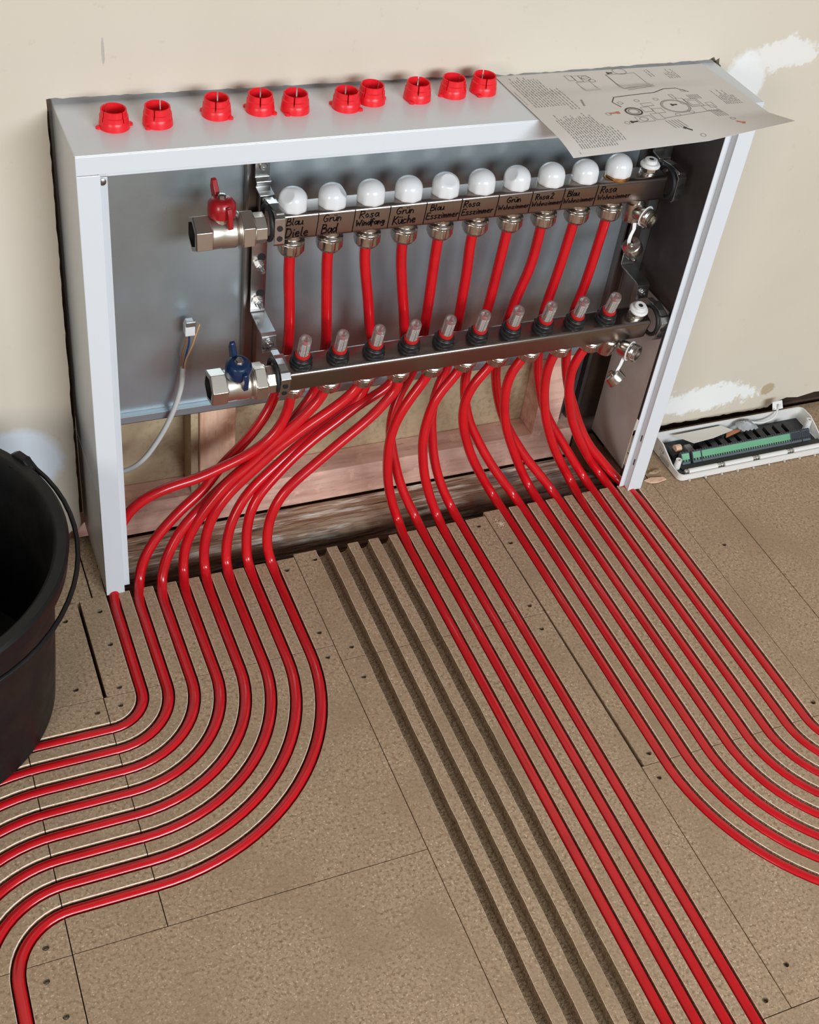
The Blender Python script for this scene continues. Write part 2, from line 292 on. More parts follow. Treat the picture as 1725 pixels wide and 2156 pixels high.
# ------------------------------------------------------------ structure: floor, void, wall
PIPES = {'L1':[0.007,[[0.2644,0.051,0.2472],[0.2605,0.0499,0.2264],[0.2474,0.0483,0.2],[0.2245,0.0465,0.1792],[0.1998,0.0449,0.1664],[0.1705,0.043,0.1568],[0.1368,0.0409,0.1465],[0.1064,0.0391,0.1432],[0.0793,0.0374,0.1372],[0.0582,0.036,0.1276],[0.0444,0.0349,0.116],[0.0342,0.034,0.1033],[0.0263,0.0328,0.08],[0.017,0.03,0.0179]]],'L2':[0.0392,[[0.2656,0.088,0.434],[0.2675,0.088,0.3966],[0.2699,0.088,0.3598],[0.271,0.088,0.3219],[0.2691,0.088,0.2931],[0.255,0.09,0.221],[0.2438,0.0862,0.1995],[0.2273,0.081,0.1798],[0.209,0.0755,0.1627],[0.189,0.0697,0.148],[0.1689,0.0634,0.1319],[0.1517,0.0568,0.1113],[0.1367,0.0522,0.1025],[0.12,0.0472,0.0936],[0.0965,0.0394,0.0767],[0.0761,0.032,0.0595],[0.0621,0.0259,0.0417],[0.0527,0.0206,0.0238],[0.0482,0.0156,0.004]]],'L3':[0.0714,[[0.3154,0.088,0.4347],[0.3177,0.088,0.3988],[0.3206,0.088,0.3523],[0.3234,0.088,0.3136],[0.3231,0.088,0.2941],[0.3138,0.09,0.2246],[0.3026,0.087,0.2099],[0.2861,0.0821,0.1918],[0.2711,0.0777,0.1788],[0.2517,0.0718,0.1627],[0.2315,0.0658,0.1491],[0.2095,0.0596,0.1381],[0.1927,0.0544,0.1282],[0.1758,0.0492,0.1184],[0.1589,0.0437,0.1078],[0.1403,0.0373,0.0945],[0.1201,0.0304,0.0811],[0.1028,0.0232,0.063],[0.0884,0.0156,0.0402],[0.0797,0.0098,0.0205],[0.0763,0.0054,0.004]]],'L4':[0.1036,[[0.3113,0.051,0.2489],[0.3009,0.0498,0.2349],[0.2842,0.0479,0.219],[0.2641,0.0454,0.2021],[0.2439,0.0428,0.1853],[0.2283,0.0406,0.1709],[0.2111,0.0383,0.1577],[0.1914,0.0358,0.1464],[0.171,0.0328,0.1298],[0.1536,0.0299,0.1102],[0.1376,0.0271,0.0901],[0.1262,0.0248,0.0722],[0.1171,0.0226,0.0535],[0.1111,0.02,0.0277],[0.11,0.0179,0.004]]],'L5':[0.1358,[[0.3605,0.051,0.252],[0.3399,0.0489,0.2339],[0.3164,0.0464,0.2196],[0.2928,0.0437,0.2073],[0.2692,0.0408,0.1932],[0.2457,0.0377,0.1793],[0.2268,0.035,0.1641],[0.2096,0.0325,0.1504],[0.1906,0.0296,0.1353],[0.1748,0.0271,0.121],[0.1629,0.0249,0.1063],[0.1508,0.0224,0.087],[0.1424,0.0193,0.0586],[0.1386,0.0165,0.0302],[0.1396,0.014,0.004]]],'L6':[0.168,[[0.3656,0.088,0.4373],[0.3708,0.088,0.4008],[0.3778,0.088,0.3628],[0.3834,0.088,0.3237],[0.3884,0.088,0.2994],[0.387,0.09,0.2103],[0.3715,0.0863,0.1936],[0.3476,0.0808,0.1808],[0.3219,0.0745,0.1692],[0.2961,0.0679,0.1579],[0.279,0.0632,0.1494],[0.2584,0.057,0.1368],[0.2396,0.0513,0.1257],[0.2208,0.0454,0.1146],[0.2019,0.0386,0.0984],[0.1878,0.032,0.0787],[0.1769,0.0253,0.056],[0.1706,0.0169,0.0234],[0.17,0.0122,0.004]]],'L7':[0.2002,[[0.4163,0.088,0.4347],[0.4214,0.088,0.3941],[0.4298,0.088,0.3459],[0.4363,0.088,0.3058],[0.4385,0.088,0.2954],[0.43,0.09,0.2189],[0.4133,0.087,0.2087],[0.3874,0.0819,0.1998],[0.3651,0.0769,0.1903],[0.3411,0.071,0.178],[0.3153,0.0645,0.1667],[0.2931,0.0583,0.1544],[0.276,0.0533,0.1442],[0.2589,0.048,0.1322],[0.2418,0.0423,0.1186],[0.2247,0.0365,0.1051],[0.2108,0.0301,0.0852],[0.2029,0.0239,0.0613],[0.2002,0.0182,0.0373],[0.2,0.0106,0.004]]],'L8':[0.2324,[[0.4214,0.051,0.2457],[0.4048,0.0482,0.2242],[0.3859,0.0449,0.2054],[0.3617,0.0408,0.1881],[0.3356,0.0363,0.1715],[0.3129,0.0321,0.1559],[0.29,0.0278,0.1405],[0.2671,0.0233,0.1252],[0.2476,0.019,0.107],[0.2346,0.0148,0.0828],[0.228,0.0109,0.0564],[0.2271,0.0069,0.0267],[0.232,0.0039,0.004]]],'M1':[0.4365,[[0.4608,0.051,0.2505],[0.4449,0.0494,0.2278],[0.429,0.0473,0.2015],[0.4186,0.0455,0.1774],[0.4138,0.0433,0.1459],[0.414,0.0412,0.1126],[0.4179,0.039,0.0777],[0.4273,0.0365,0.0385],[0.4392,0.0344,0.004]]],'M2':[0.4684,[[0.466,0.088,0.4341],[0.4659,0.088,0.3975],[0.4662,0.088,0.3502],[0.4661,0.088,0.3111],[0.4662,0.088,0.2971],[0.4566,0.09,0.2263],[0.4452,0.0864,0.2116],[0.4336,0.0799,0.1872],[0.4271,0.074,0.1651],[0.4256,0.0677,0.14],[0.4284,0.0628,0.1207],[0.433,0.0573,0.0992],[0.4403,0.0492,0.0681],[0.4531,0.04,0.0337],[0.4668,0.0318,0.004]]],'M3':[0.5003,[[0.509,0.051,0.2515],[0.4909,0.0488,0.2314],[0.4761,0.0463,0.2089],[0.4687,0.0436,0.1809],[0.4646,0.0408,0.1517],[0.4667,0.038,0.1206],[0.4728,0.0348,0.0839],[0.4858,0.031,0.0406],[0.5003,0.0277,0.004]]],'M4':[0.5322,[[0.5144,0.088,0.4355],[0.5163,0.088,0.391],[0.516,0.088,0.3529],[0.5155,0.088,0.3036],[0.511,0.09,0.2265],[0.5035,0.087,0.2105],[0.4958,0.0824,0.1896],[0.4918,0.0779,0.1697],[0.4909,0.0742,0.1525],[0.4932,0.0695,0.131],[0.4959,0.063,0.1021],[0.5031,0.0553,0.0682],[0.5154,0.0471,0.0327],[0.5286,0.0403,0.004]]],'R1':[0.609,[[0.5581,0.051,0.2525],[0.5423,0.0508,0.2343],[0.5305,0.0506,0.2113],[0.5269,0.0504,0.1843],[0.5304,0.0501,0.1555],[0.5409,0.0499,0.1224],[0.5553,0.0496,0.0876],[0.5764,0.0493,0.0482],[0.6026,0.0489,0.004]]],'R2':[0.6411,[[0.5631,0.088,0.3918],[0.5606,0.088,0.3516],[0.5579,0.088,0.3181],[0.544,0.09,0.2149],[0.543,0.0862,0.1941],[0.5458,0.0804,0.1677],[0.5553,0.0721,0.1332],[0.5683,0.0651,0.1066],[0.5862,0.056,0.0735],[0.6101,0.0454,0.0372],[0.6342,0.0353,0.004]]],'R3':[0.6732,[[0.6059,0.051,0.2552],[0.5952,0.0509,0.2378],[0.591,0.0508,0.2131],[0.5919,0.0507,0.1891],[0.5973,0.0506,0.1597],[0.6065,0.0505,0.1288],[0.6227,0.0503,0.0914],[0.6414,0.0502,0.0523],[0.6652,0.05,0.0084]]],'R4':[0.7053,[[0.6129,0.088,0.3855],[0.6027,0.088,0.3432],[0.5959,0.088,0.3072],[0.5913,0.09,0.2159],[0.5934,0.0857,0.1927],[0.6002,0.0788,0.1621],[0.6091,0.0724,0.1362],[0.6197,0.0664,0.1135],[0.6329,0.0602,0.092],[0.6513,0.052,0.0641],[0.6757,0.0423,0.0333],[0.6985,0.033,0.004]]],'R5':[0.7373999999999999,[[0.6564,0.051,0.2506],[0.6528,0.0506,0.2241],[0.6553,0.05,0.1941],[0.6639,0.0493,0.1561],[0.6753,0.0487,0.1228],[0.6929,0.0479,0.083],[0.7148,0.0472,0.0432],[0.739,0.0464,0.004]]],'R6':[0.7695,[[0.66,0.088,0.3794],[0.6544,0.088,0.336],[0.6503,0.088,0.3045],[0.6586,0.09,0.2263],[0.6612,0.0864,0.2004],[0.6693,0.081,0.1683],[0.6791,0.0754,0.1372],[0.695,0.0695,0.1067],[0.7134,0.0638,0.0791],[0.7395,0.0556,0.0399],[0.7638,0.048,0.004]]],'R7':[0.8016,[[0.7046,0.051,0.2523],[0.6956,0.0509,0.2283],[0.6965,0.0508,0.2003],[0.7027,0.0507,0.1685],[0.7166,0.0505,0.1281],[0.7375,0.0503,0.0872],[0.7628,0.0502,0.0462],[0.7928,0.05,0.0052]]],'R8':[0.8337,[[0.7109,0.088,0.3729],[0.7067,0.088,0.3314],[0.7011,0.088,0.3052],[0.7063,0.09,0.2223],[0.7091,0.0858,0.1987],[0.717,0.0786,0.1656],[0.7276,0.0718,0.1372],[0.7428,0.0626,0.1004],[0.7618,0.0536,0.0662],[0.7883,0.044,0.0345],[0.8151,0.0345,0.004]]]}
ORDER = 'L1 L2 L3 L4 L5 L6 L7 L8 M1 M2 M3 M4 R1 R2 R3 R4 R5 R6 R7 R8'.split()
PZ = -0.0062; PR = 0.0071
def arc(cx, cy, r, a0, a1, n):
    return [V((cx + r*math.cos(a0 + (a1-a0)*k/n), cy + r*math.sin(a0 + (a1-a0)*k/n), PZ)) for k in range(n+1)]
def floor_path(name, y0=-0.03):
    """centre line of a pipe in its groove on the floor"""
    x = PIPES[name][0]; k = int(name[1]) - 1
    if name[0] == 'L':
        P = [V((x, y0, PZ)), V((x, -0.09, PZ))]
        r = .047 + .0322*k; P += arc(x - r, -.172, r, 0, -PI/2, 10 + 2*k)
        ye = -.172 - r; cy = -.512; R = cy; r2 = ye - cy
        P += [V((-.06, ye, PZ))] if x - r > -.05 else []
        P += arc(-.133, cy, r2, PI/2, PI, 10 + (8-k)*2)
        xe = -.133 - r2; P += [V((xe, -.8, PZ)), V((xe, -1.2, PZ))]
    elif name[0] == 'M':
        P = [V((x, y0, PZ)), V((x - .002, -.4, PZ)), V((x - .004, -.8, PZ)), V((x - .004, -1.2, PZ))]
    else:
        P = [V((x, y0, PZ)), V((x, -.25, PZ))]
        r = .90 - x; P += arc(.90, -.470, r, PI, 1.5*PI, 10 + (8-k)*2)
        P += [V((1.2, -.470 - r, PZ)), V((1.6, -.470 - r, PZ))]
    return P
def floor_fine(name, y0):
    P = floor_path(name, y0); out = []
    for a, b in zip(P, P[1:]):
        if (b - a).length < 1e-5: continue
        m = max(1, int((b - a).length / .05))
        out += [a.lerp(b, k/m) for k in range(m)]
    return out + [P[-1]]
EMPTY = [[V((.3105 + .0322*k, .06, PZ)), V((.3095 + .0322*k, -.2, PZ)), V((.3075 + .0322*k, -.45, PZ)), V((.3035 + .0322*k, -.8, PZ)), V((.3035 + .0322*k, -1.2, PZ))] for k in range(4)]
def groove(bm, P, wob=0):
    """cutter swept along P: straight sides, round bottom, small flare at the top edge"""
    h = .0083
    prof = [(-h-.0016, .02), (-h-.0016, .001), (-h, -.0010), (-h, -.0085), (-h*.72, -.0142), (0, -.0162), (h*.72, -.0142), (h, -.0085), (h, -.0010), (h+.0016, .001), (h+.0016, .02)]
    rings = []
    for i, p in enumerate(P):
        t = (P[min(i+1, len(P)-1)] - P[max(i-1, 0)]); t.z = 0; t.normalize(); s = V((t.y, -t.x, 0))
        j = (random.random() - .5) * wob
        rings.append([bm.verts.new(V((p.x, p.y, 0)) + s * (a + j) + V((0, 0, z))) for a, z in prof])
    n = len(prof)
    for a, b in zip(rings, rings[1:]):
        for k in range(n):
            f = bm.faces.new((a[k], a[(k+1) % n], b[(k+1) % n], b[k]))
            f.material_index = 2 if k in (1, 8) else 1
    bm.faces.new(rings[0]).material_index = 1; bm.faces.new(list(reversed(rings[-1]))).material_index = 1
SCREWS = [(.249,-.0197),(.2942,-.0099),(.2547,-.1429),(.288,-.1791),(.2514,-.1873),(.2858,-.2322),(.5545,-.0097),(.5863,-.0555),(.5575,-.1787),(.5548,-.2236),
    (.5935,-.456),(.5873,-.493),(.9081,-.1487),(.8579,-.4508),(-.0616,-.0303),(-.0141,-.0856),(-.071,-.1474),(-.0186,-.1585),(-.0528,-.1904),(-.0232,-.1871),(.5977,-.7597),
    (.5503,-.7873),(-.1679,-.4801),(-.1737,-.5175),(-.1621,-.561),(-.015,-.0253)]
def cutter_mesh():
    bm = nb()
    for n in ORDER: groove(bm, floor_fine(n, .06))
    for P in EMPTY:
        Q = []
        for a, b in zip(P, P[1:]):
            m = max(1, int((b-a).length/.02)); Q += [a.lerp(b, k/m) for k in range(m)]
        groove(bm, Q + [P[-1]], .0009)
    for x, y in SCREWS: lathe(bm, (x, y, -.0045), (0, 0, 1), [(.0030, 0), (.0036, .0042), (.0052, .0056), (.0052, .02)], n=10, mi=1)
    bmesh.ops.recalc_face_normals(bm, faces=bm.faces)
    return bm
cme = bpy.data.meshes.new('cut'); cb = cutter_mesh(); cb.to_mesh(cme); cb.free()
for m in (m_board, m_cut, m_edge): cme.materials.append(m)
cut_o = bpy.data.objects.new('cut', cme); COL.objects.link(cut_o)
G = .0006
PANELS = [(.2670,.5735,-.198,.008),(-.037,.2670,-.170,.002),(.5735,.869,-.472,.016),(.869,.962,-.472,.122),(.962,1.9,-.472,.122),
  (.2670,.5735,-.805,-.198),(.5735,1.9,-.805,-.472),(-.041,.2670,-.497,-.170),(-.143,-.041,-.497,-.170),(-.8,-.143,-.497,-.170),
  (-.143,.2670,-1.7,-.497),(-.8,-.143,-1.7,-.497),(-.8,-.0395,-.170,-.001),(-.8,-.020,-.001,.122),(-.019,.001,-.013,.122),(.2670,1.9,-1.7,-.805),(.847,.868,-.012,.122)]
fl = bpy.data.objects.new('floor', None); COL.objects.link(fl); fl['kind'] = 'structure'
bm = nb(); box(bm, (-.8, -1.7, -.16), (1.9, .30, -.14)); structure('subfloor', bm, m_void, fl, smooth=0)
floor_parts = []
for i, (x0, x1, y0, y1) in enumerate(PANELS):
    bm = nb(); dz = random.uniform(-.0004, .0002)
    g = .0016 if i in (12,) else G
    box(bm, (x0+G, y0+G, -.024), (x1-g, y1-G, dz))
    if i == 2:      # this board has shrunk away from its neighbour towards one corner
        for v in bm.verts:
            if v.co.x < .60 and v.co.y < -.4: v.co.x += .0036
    o = structure('fibreboard_panel', bm, [m_board, m_cut, m_edge], fl, smooth=0)
    md = o.modifiers.new('cut', 'BOOLEAN'); md.operation = 'DIFFERENCE'; md.object = cut_o; md.solver = 'EXACT'
    try: md.material_mode = 'TRANSFER'
    except Exception: pass
    floor_parts.append(o)
dg = bpy.context.evaluated_depsgraph_get()
for o in floor_parts:
    me = bpy.data.meshes.new_from_object(o.evaluated_get(dg)); o.modifiers.clear(); o.data = me
bpy.data.objects.remove(cut_o)
# void behind the cabinet: chipboard skin, studs, plate, weathered beam
bm = nb(); box(bm, (-.30, .196, -.14), (.775, .215, .60)); structure('wall_back_chipboard', bm, m_chip, smooth=0)
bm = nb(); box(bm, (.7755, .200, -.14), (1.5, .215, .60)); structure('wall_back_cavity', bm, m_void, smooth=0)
bm = nb(); box(bm, (.1695, .150, .0152), (.2215, .1955, .42)); structure('trim_1', bm, m_stud, smooth=0, bevel=.0015)
bm = nb(); box(bm, (.158, .156, .0152), (.1690, .1955, .42)); structure('trim_2', bm, m_chip, smooth=0)
bm = nb(); box(bm, (.7205, .150, .0152), (.765, .1955, .42)); structure('trim_3', bm, m_plate, smooth=0, bevel=.001)
bm = nb(); box(bm, (-.3, .1505, -.044), (.800, .1955, .0148)); structure('trim_4', bm, m_plate, smooth=0, bevel=.0015)
bm = nb(); box(bm, (-.3, .1500, .0005), (.7195, .156, .0150)); bm.free()
def rough_beam():
    bm = nb(); nx, ny = 260, 26
    prof = []
    for j in range(ny + 1):
        t = j / ny
        a = math.radians(-15 + 120 * t)            # from front face up over the rounded arris to the top
        if t < .35: prof.append((.078 - .004*t, -.120 + .062 * (t/.35)))
        elif t < .55:
            u = (t-.35)/.2; prof.append((.0766 + .016*u*u, -.058 + .020*math.sin(u*PI/2)))
        else: prof.append((.0926 + .0545*((t-.55)/.45), -.038 - .008*((t-.55)/.45)))
    from mathutils import noise
    g = []
    for i in range(nx + 1):
        x = -.02 + .865 * i / nx; row = []
        for j, (y, z) in enumerate(prof):
            q = V((x*7, y*55, z*55)); d = noise.fractal(q, 1.0, 2.0, 5) * .0035 + noise.noise(V((x*16, y*160, z*120))) * .0018
            k = 0.0 if j in (0, ny) else 1.0
            row.append(bm.verts.new((x, y - d*k*.6, z + d*k)))
        g.append(row)
    for i in range(nx):
        for j in range(ny): bm.faces.new((g[i][j], g[i+1][j], g[i+1][j+1], g[i][j+1]))
    a = [bm.verts.new((x, .1485, -.12)) for x in (-.02, .845)]
    bm.faces.new([g[0][j] for j in range(ny+1)] + [a[0]]); bm.faces.new([g[nx][j] for j in range(ny, -1, -1)] + [a[1]])
    bm.faces.new([g[i][ny] for i in range(nx+1)] + [a[1], a[0]]); bm.faces.new([g[i][0] for i in range(nx, -1, -1)] + [a[0], a[1]])
    return bm
structure('trim_5', rough_beam(), m_beam, smooth=60)
bm = nb(); extrude_poly(bm, [(.801, .149, -.004), (.801, .100, -.004), (.8155, .060, -.004), (.8385, .052, -.004), (.8385, .149, -.004)], (0, 0, -.028)); structure('trim_6', bm, m_darkwood, smooth=0, bevel=.001)
bm = nb(); box(bm, (-.019, .1555, -.14), (.0005, .196, .60)); structure('trim_7', bm, m_void, smooth=0)
bm = nb()
for x in (.780, .797, .812):
    box(bm, (x, .176, .015), (x + .006, .1995, .42))
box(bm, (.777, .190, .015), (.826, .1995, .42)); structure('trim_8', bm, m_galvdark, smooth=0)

def jag(a, b, n, amp, axis):
    """points from a to b with a ragged offset along axis"""
    a, b = V(a), V(b); out = []
    for k in range(n + 1):
        p = a.lerp(b, k / n)
        if 0 < k < n: p = p + V(axis) * random.uniform(-amp, amp)
        out.append(p)
    return out
WY = .117; WT = .0125
corner_t = (.848, WY, .6475)
ledge = jag((-.60, WY, .014), (-.030, WY, .010), 20, .0015, (0,0,1)) + [V((-.024, WY, .018)), V((-.012, WY, .022))] + jag((-.0095, WY, .03), (-.0065, WY, .652), 60, .0006, (1,0,0))
tedge = jag((-.004, WY, .6525), (.525, WY, .6485), 70, .0007, (0,0,1)) + jag((.535, WY, .6465), (.835, WY, .6495), 50, .0009, (0,0,1)) + [V((.842, WY, .653)), V((.846, WY, .648)), V((.851, WY, .651)), V((.853, WY, .643)), V((.857, WY, .640))]
redge = [V((.857, WY, .640)), V((.8555, WY, .632)), V((.858, WY, .62))] + jag((.852, WY, .60), (.852, WY, .02), 30, .0006, (1,0,0)) + jag((.858, WY, .0165), (1.165, WY, .0125), 40, .0018, (0,0,1)) + [V((1.172, WY, .020)), V((1.20, WY, .028)), V((1.225, WY, .024)), V((1.26, WY, .030)), V((1.30, WY, .026))] + jag((1.33, WY, .018), (2.2, WY, .014), 20, .002, (0,0,1))
bm = nb()
def skirt(edge, far):
    """quads from a ragged edge to its straight far side, plus the broken thickness behind the edge"""
    a = [bm.verts.new(p) for p in edge]; f = [bm.verts.new(far(p)) for p in edge]; b = [bm.verts.new(p + V((0, WT, 0))) for p in edge]
    for k in range(len(a) - 1):
        bm.faces.new((a[k], a[k+1], f[k+1], f[k])).material_index = 0
        bm.faces.new((a[k+1], a[k], b[k], b[k+1])).material_index = 1
def clean(edge, ax, sg):
    out = [edge[0]]
    for p in edge[1:]:
        if sg * (p[ax] - out[-1][ax]) > 1e-5: out.append(p)
    return out
bot_l = [V((-1.3, WY, .016))] + [p for p in ledge if p.z < .0225 and p.x < -.0115]
side_l = [V((-.012, WY, .022))] + [p for p in ledge if p.z > .025]; side_l[-1] = V((-.0065, WY, .652)); side_l.append(V((-.0065, WY, .70)))
side_l = clean(side_l, 2, 1)
skirt(clean(bot_l, 0, 1) , lambda p: V((p.x, WY, .0225)))
skirt([V((-.012, WY, .0225))] + side_l[1:], lambda p: V((-1.3, WY, p.z)))
top_e = clean([V((-.0065, WY, .652))] + tedge, 0, 1); skirt(top_e, lambda p: V((p.x, WY, .70)))
side_r = clean([V((.857, WY, .70))] + [p for p in redge if p.x < .8575 and p.z > .0305] + [V((.853, WY, .030))], 2, -1); skirt(side_r, lambda p: V((2.2, WY, p.z)))
bot_r = clean([V((.853, WY, .0165))] + [p for p in redge if p.z < .0305 and p.x > .8575], 0, 1); bot_r = [V((p.x, p.y, min(p.z, .0295))) for p in bot_r]; skirt(bot_r, lambda p: V((p.x, WY, .030)))
bm.faces.new([bm.verts.new(p) for p in ((-1.3, WY, .70), (2.2, WY, .70), (2.2, WY, 2.45), (-1.3, WY, 2.45))])
structure('wall_back', bm, [m_wall, m_wallcut], None, smooth=0)

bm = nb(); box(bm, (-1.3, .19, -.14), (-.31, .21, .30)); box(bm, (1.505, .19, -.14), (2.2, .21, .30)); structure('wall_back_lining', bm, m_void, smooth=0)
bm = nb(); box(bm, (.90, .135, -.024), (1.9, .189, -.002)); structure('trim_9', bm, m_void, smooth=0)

# ------------------------------------------------------------ the manifold cabinet
W, H, DP = .845, .646, .150
cab = thing('manifold_cabinet', 'white steel recessed heating manifold cabinet, open at the front, set into the wall', 'cabinet', (W/2, 0, 0))
T = .0014
def L_section(bm, pts2, place):
    pass
bm = nb()   # top: sheet with front fascia and inner lip
box(bm, (0, 0, H - T), (W, .1495, H)); box(bm, (0, 0, H - .0225), (W, T, H - T)); box(bm, (.0243, T, H - .0225), (W-.0243, .011, H - .0211))
box(bm, (.0243, .0110, H - .0310), (W-.0243, .0124, H - .0211))
obj('top_rail', bm, m_white, cab, smooth=0, bevel=.0007)
bm = nb(); box(bm, (0, T, .17), (T, .150, H - T)); box(bm, (0, 0, 0), (.0245, T, H - .0230)); box(bm, (.0231, T, .001), (.0245, .0115, H-.0230)); box(bm, (.0231, .0115, .001), (.0338, .0129, H-.0320))
obj('side_post', bm, m_white, cab, smooth=0, bevel=.0006)
bm = nb(); box(bm, (W - T, T, .17), (W, .150, H - T)); box(bm, (W - .0245, 0, 0), (W, T, H - .0230)); box(bm, (W - .0245, T, .001), (W - .0231, .0115, H-.0230)); box(bm, (W-.0338, .0115, .001), (W - .0231, .0129, H-.0320))
obj('side_post', bm, m_white, cab, smooth=0, bevel=.0006)
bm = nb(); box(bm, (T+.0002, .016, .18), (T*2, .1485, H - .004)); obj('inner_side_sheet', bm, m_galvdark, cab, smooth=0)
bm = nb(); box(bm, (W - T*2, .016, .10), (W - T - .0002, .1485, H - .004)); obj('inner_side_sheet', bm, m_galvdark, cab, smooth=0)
bm = nb(); box(bm, (.0002, .006, .0), (T, .152, .168)); obj('adjustable_leg', bm, m_whiteleg, cab, smooth=0)
bm = nb(); box(bm, (W - .0052, .053, -.0015), (W - .0036, .157, .30)); obj('adjustable_leg', bm, m_whiteleg, cab, smooth=0, bevel=.0004)
bm = nb(); box(bm, (.003, .1486, .188), (W - .003, .1500, H - T)); box(bm, (.003, .139, .176), (W - .003, .1405, .188)); box(bm, (.003, .1405, .1865), (W - .003, .1486, .188)); box(bm, (.003, .139, .176), (W-.003, .1500, .1772))
obj('back_panel', bm, m_galv, cab, smooth=0, bevel=.0003)
for x in (.0282, ):
    bm = nb(); lathe(bm, (x, .0114, H - .0365), (0, -1, 0), [(.004, 0), (.004, .0015), (.002, .0025)], n=14); obj('corner_screw', bm, m_zincdark, cab)
bm = nb(); lathe(bm, (.178, .080, H-T), (0, 0, -1), [(.006, 0), (.006, .003), (.004, .0055), (.0, .006)], n=16); obj('roof_screw', bm, m_brass, cab)
for z in (.050, .098):   # slots in the web of the far post
    bm = nb(); box(bm, (W - .02465, .004, z), (W - .02452, .0066, z + .012)); obj('slot', bm, m_bore, cab, smooth=0)
bm = nb(); lathe(bm, (.548, .1486, .600), (0, -1, 0), [(.0085, 0), (.0085, .0006)], n=24); box(bm, (.5475, .1474, .595), (.5485, .1480, .605), 1); obj('knockout', bm, [m_galv, m_bore], cab)
for x0 in (.2235, .7885):
    bm = nb(); box(bm, (x0, .138, .190), (x0 + .0035, .1484, H - .003)); box(bm, (x0 + .0165, .138, .190), (x0 + .020, .1484, H - .003)); box(bm, (x0 + .0035, .1465, .190), (x0 + .0165, .1484, H - .003))
    obj('mounting_rail', bm, m_zincdark, cab, smooth=0, bevel=.0004)

# red sleeves on the roof of the cabinet
def make_sleeve(loc, rz, label):
    t = thing('pipe_sleeve', label, 'plastic sleeve', loc, 'red plastic sleeves plugged into the cabinet roof')
    bm = nb(); n = 48
    # tube with four slits in the upper wall
    ro, ri = .0150, .0128
    lathe(bm, (0, 0, 0), (0, 0, 1), [(.0120, .001), (.0120, .0092), (.0148, .0092), (.0153, .0085), (.0159, .0050), (.0162, 0), (.0120, 0), (.0120, .001)], n=n, cap=False)
    for q in range(4):
        a0 = q * PI/2 + .055; a1 = (q+1) * PI/2 - .055; m = 10; rings = []
        for k in range(m + 1):
            a = a0 + (a1 - a0) * k / m; c, s = math.cos(a), math.sin(a)
            rings.append([bm.verts.new((r*c, r*s, z)) for r, z in ((.0120, .0091), (.0120, .0196), (.0130, .0205), (.0137, .0198), (.0139, .0140), (.0150, .0132), (.0153, .0091))])
        for a, b in zip(rings, rings[1:]):
            for k in range(7): bm.faces.new((a[k], a[(k+1) % 7], b[(k+1) % 7], b[k]))
        bm.faces.new(rings[0]); bm.faces.new(list(reversed(rings[-1])))
    bmesh.ops.rotate(bm, verts=bm.verts, cent=(0,0,0), matrix=Matrix.Rotation(rz, 3, 'Z'))
    bmesh.ops.translate(bm, verts=bm.verts, vec=loc)
    obj('collar', bm, m_sleeve, t, smooth=35)
    for a in (0, PI):
        bm = nb(); c, s = math.cos(a + rz - .4), math.sin(a + rz - .4)
        lathe(bm, V(loc) + V((c*.0168, s*.0168, 0)), (0, 0, 1), [(.0032, 0), (.0032, .0022), (.0020, .0032)], n=12)
        obj('lug', bm, m_sleeve, t)
    return t
SL = [(.0525,.0575),(.0985,.0575),(.1655,.0675),(.2155,.0705),(.2545,.0660),(.3140,.0640),(.3485,.0745),(.4050,.0735),(.4520,.0780),(.4925,.0800)]
SLAB = ['red plastic sleeve nearest the open end corner of the cabinet roof', 'red plastic sleeve second from the corner of the cabinet roof', 'red plastic sleeve standing alone third along the cabinet roof, before a close pair',
 'first red sleeve of the close pair above the ball valve bracket', 'second red sleeve of the close pair, fifth along the cabinet roof', 'red sleeve in front of the small nick in the wall edge, sixth along the roof',
 'red sleeve set back beside the sixth one, seventh along the roof', 'red plastic sleeve standing alone eighth along the roof', 'red sleeve with spread lugs, second from the paper sheet', 'red plastic sleeve touching the edge of the paper sheet']
SROT = [.5, 1.1, -.35, -.3, 1.15, -.25, .6, 1.2, .6, 1.3]
for (x, y), lb, rz in zip(SL, SLAB, SROT): make_sleeve((x, y, H), rz, lb)

# printed instruction sheet lying on the roof
pp = thing('instruction_sheet', 'printed assembly drawing sheet lying on the cabinet roof and overhanging its front', 'paper', (.67, 0, H))
def sheet_z(u, v):
    d = max(0, (.25 - v)) / .25
    return H + .0012 + .0035 * math.exp(-((u-.55)/.35)**2) * (1-d) * (v < .75) * .6 - .006 * d * d * (1 - u) + .012 * d * max(0, u - .6) / .4
c00, c10, c11, c01 = V((.5310, -.0830)), V((.8330, -.0760)), V((.8215, .1120)), V((.5240, .1120))
def sheet_pt(u, v, dz=0):
    p = (c00*(1-u) + c10*u)*(1-v) + (c01*(1-u) + c11*u)*v
    return V((p.x, p.y, sheet_z(u, v) + dz))
bm = nb(); nx, ny = 30, 20
ga = [[bm.verts.new(sheet_pt(i/nx, j/ny)) for j in range(ny+1)] for i in range(nx+1)]; gb = [[bm.verts.new(sheet_pt(i/nx, j/ny, -.00022)) for j in range(ny+1)] for i in range(nx+1)]
for i in range(nx):
    for j in range(ny):
        bm.faces.new((ga[i][j], ga[i+1][j], ga[i+1][j+1], ga[i][j+1])); bm.faces.new((gb[i][j+1], gb[i+1][j+1], gb[i+1][j], gb[i][j]))
for i in range(nx):
    bm.faces.new((ga[i+1][0], ga[i][0], gb[i][0], gb[i+1][0])); bm.faces.new((ga[i][ny], ga[i+1][ny], gb[i+1][ny], gb[i][ny]))
for j in range(ny):
    bm.faces.new((ga[0][j], ga[0][j+1], gb[0][j+1], gb[0][j])); bm.faces.new((ga[nx][j+1], ga[nx][j], gb[nx][j], gb[nx][j+1]))
obj('sheet', bm, m_paper, pp, smooth=60)
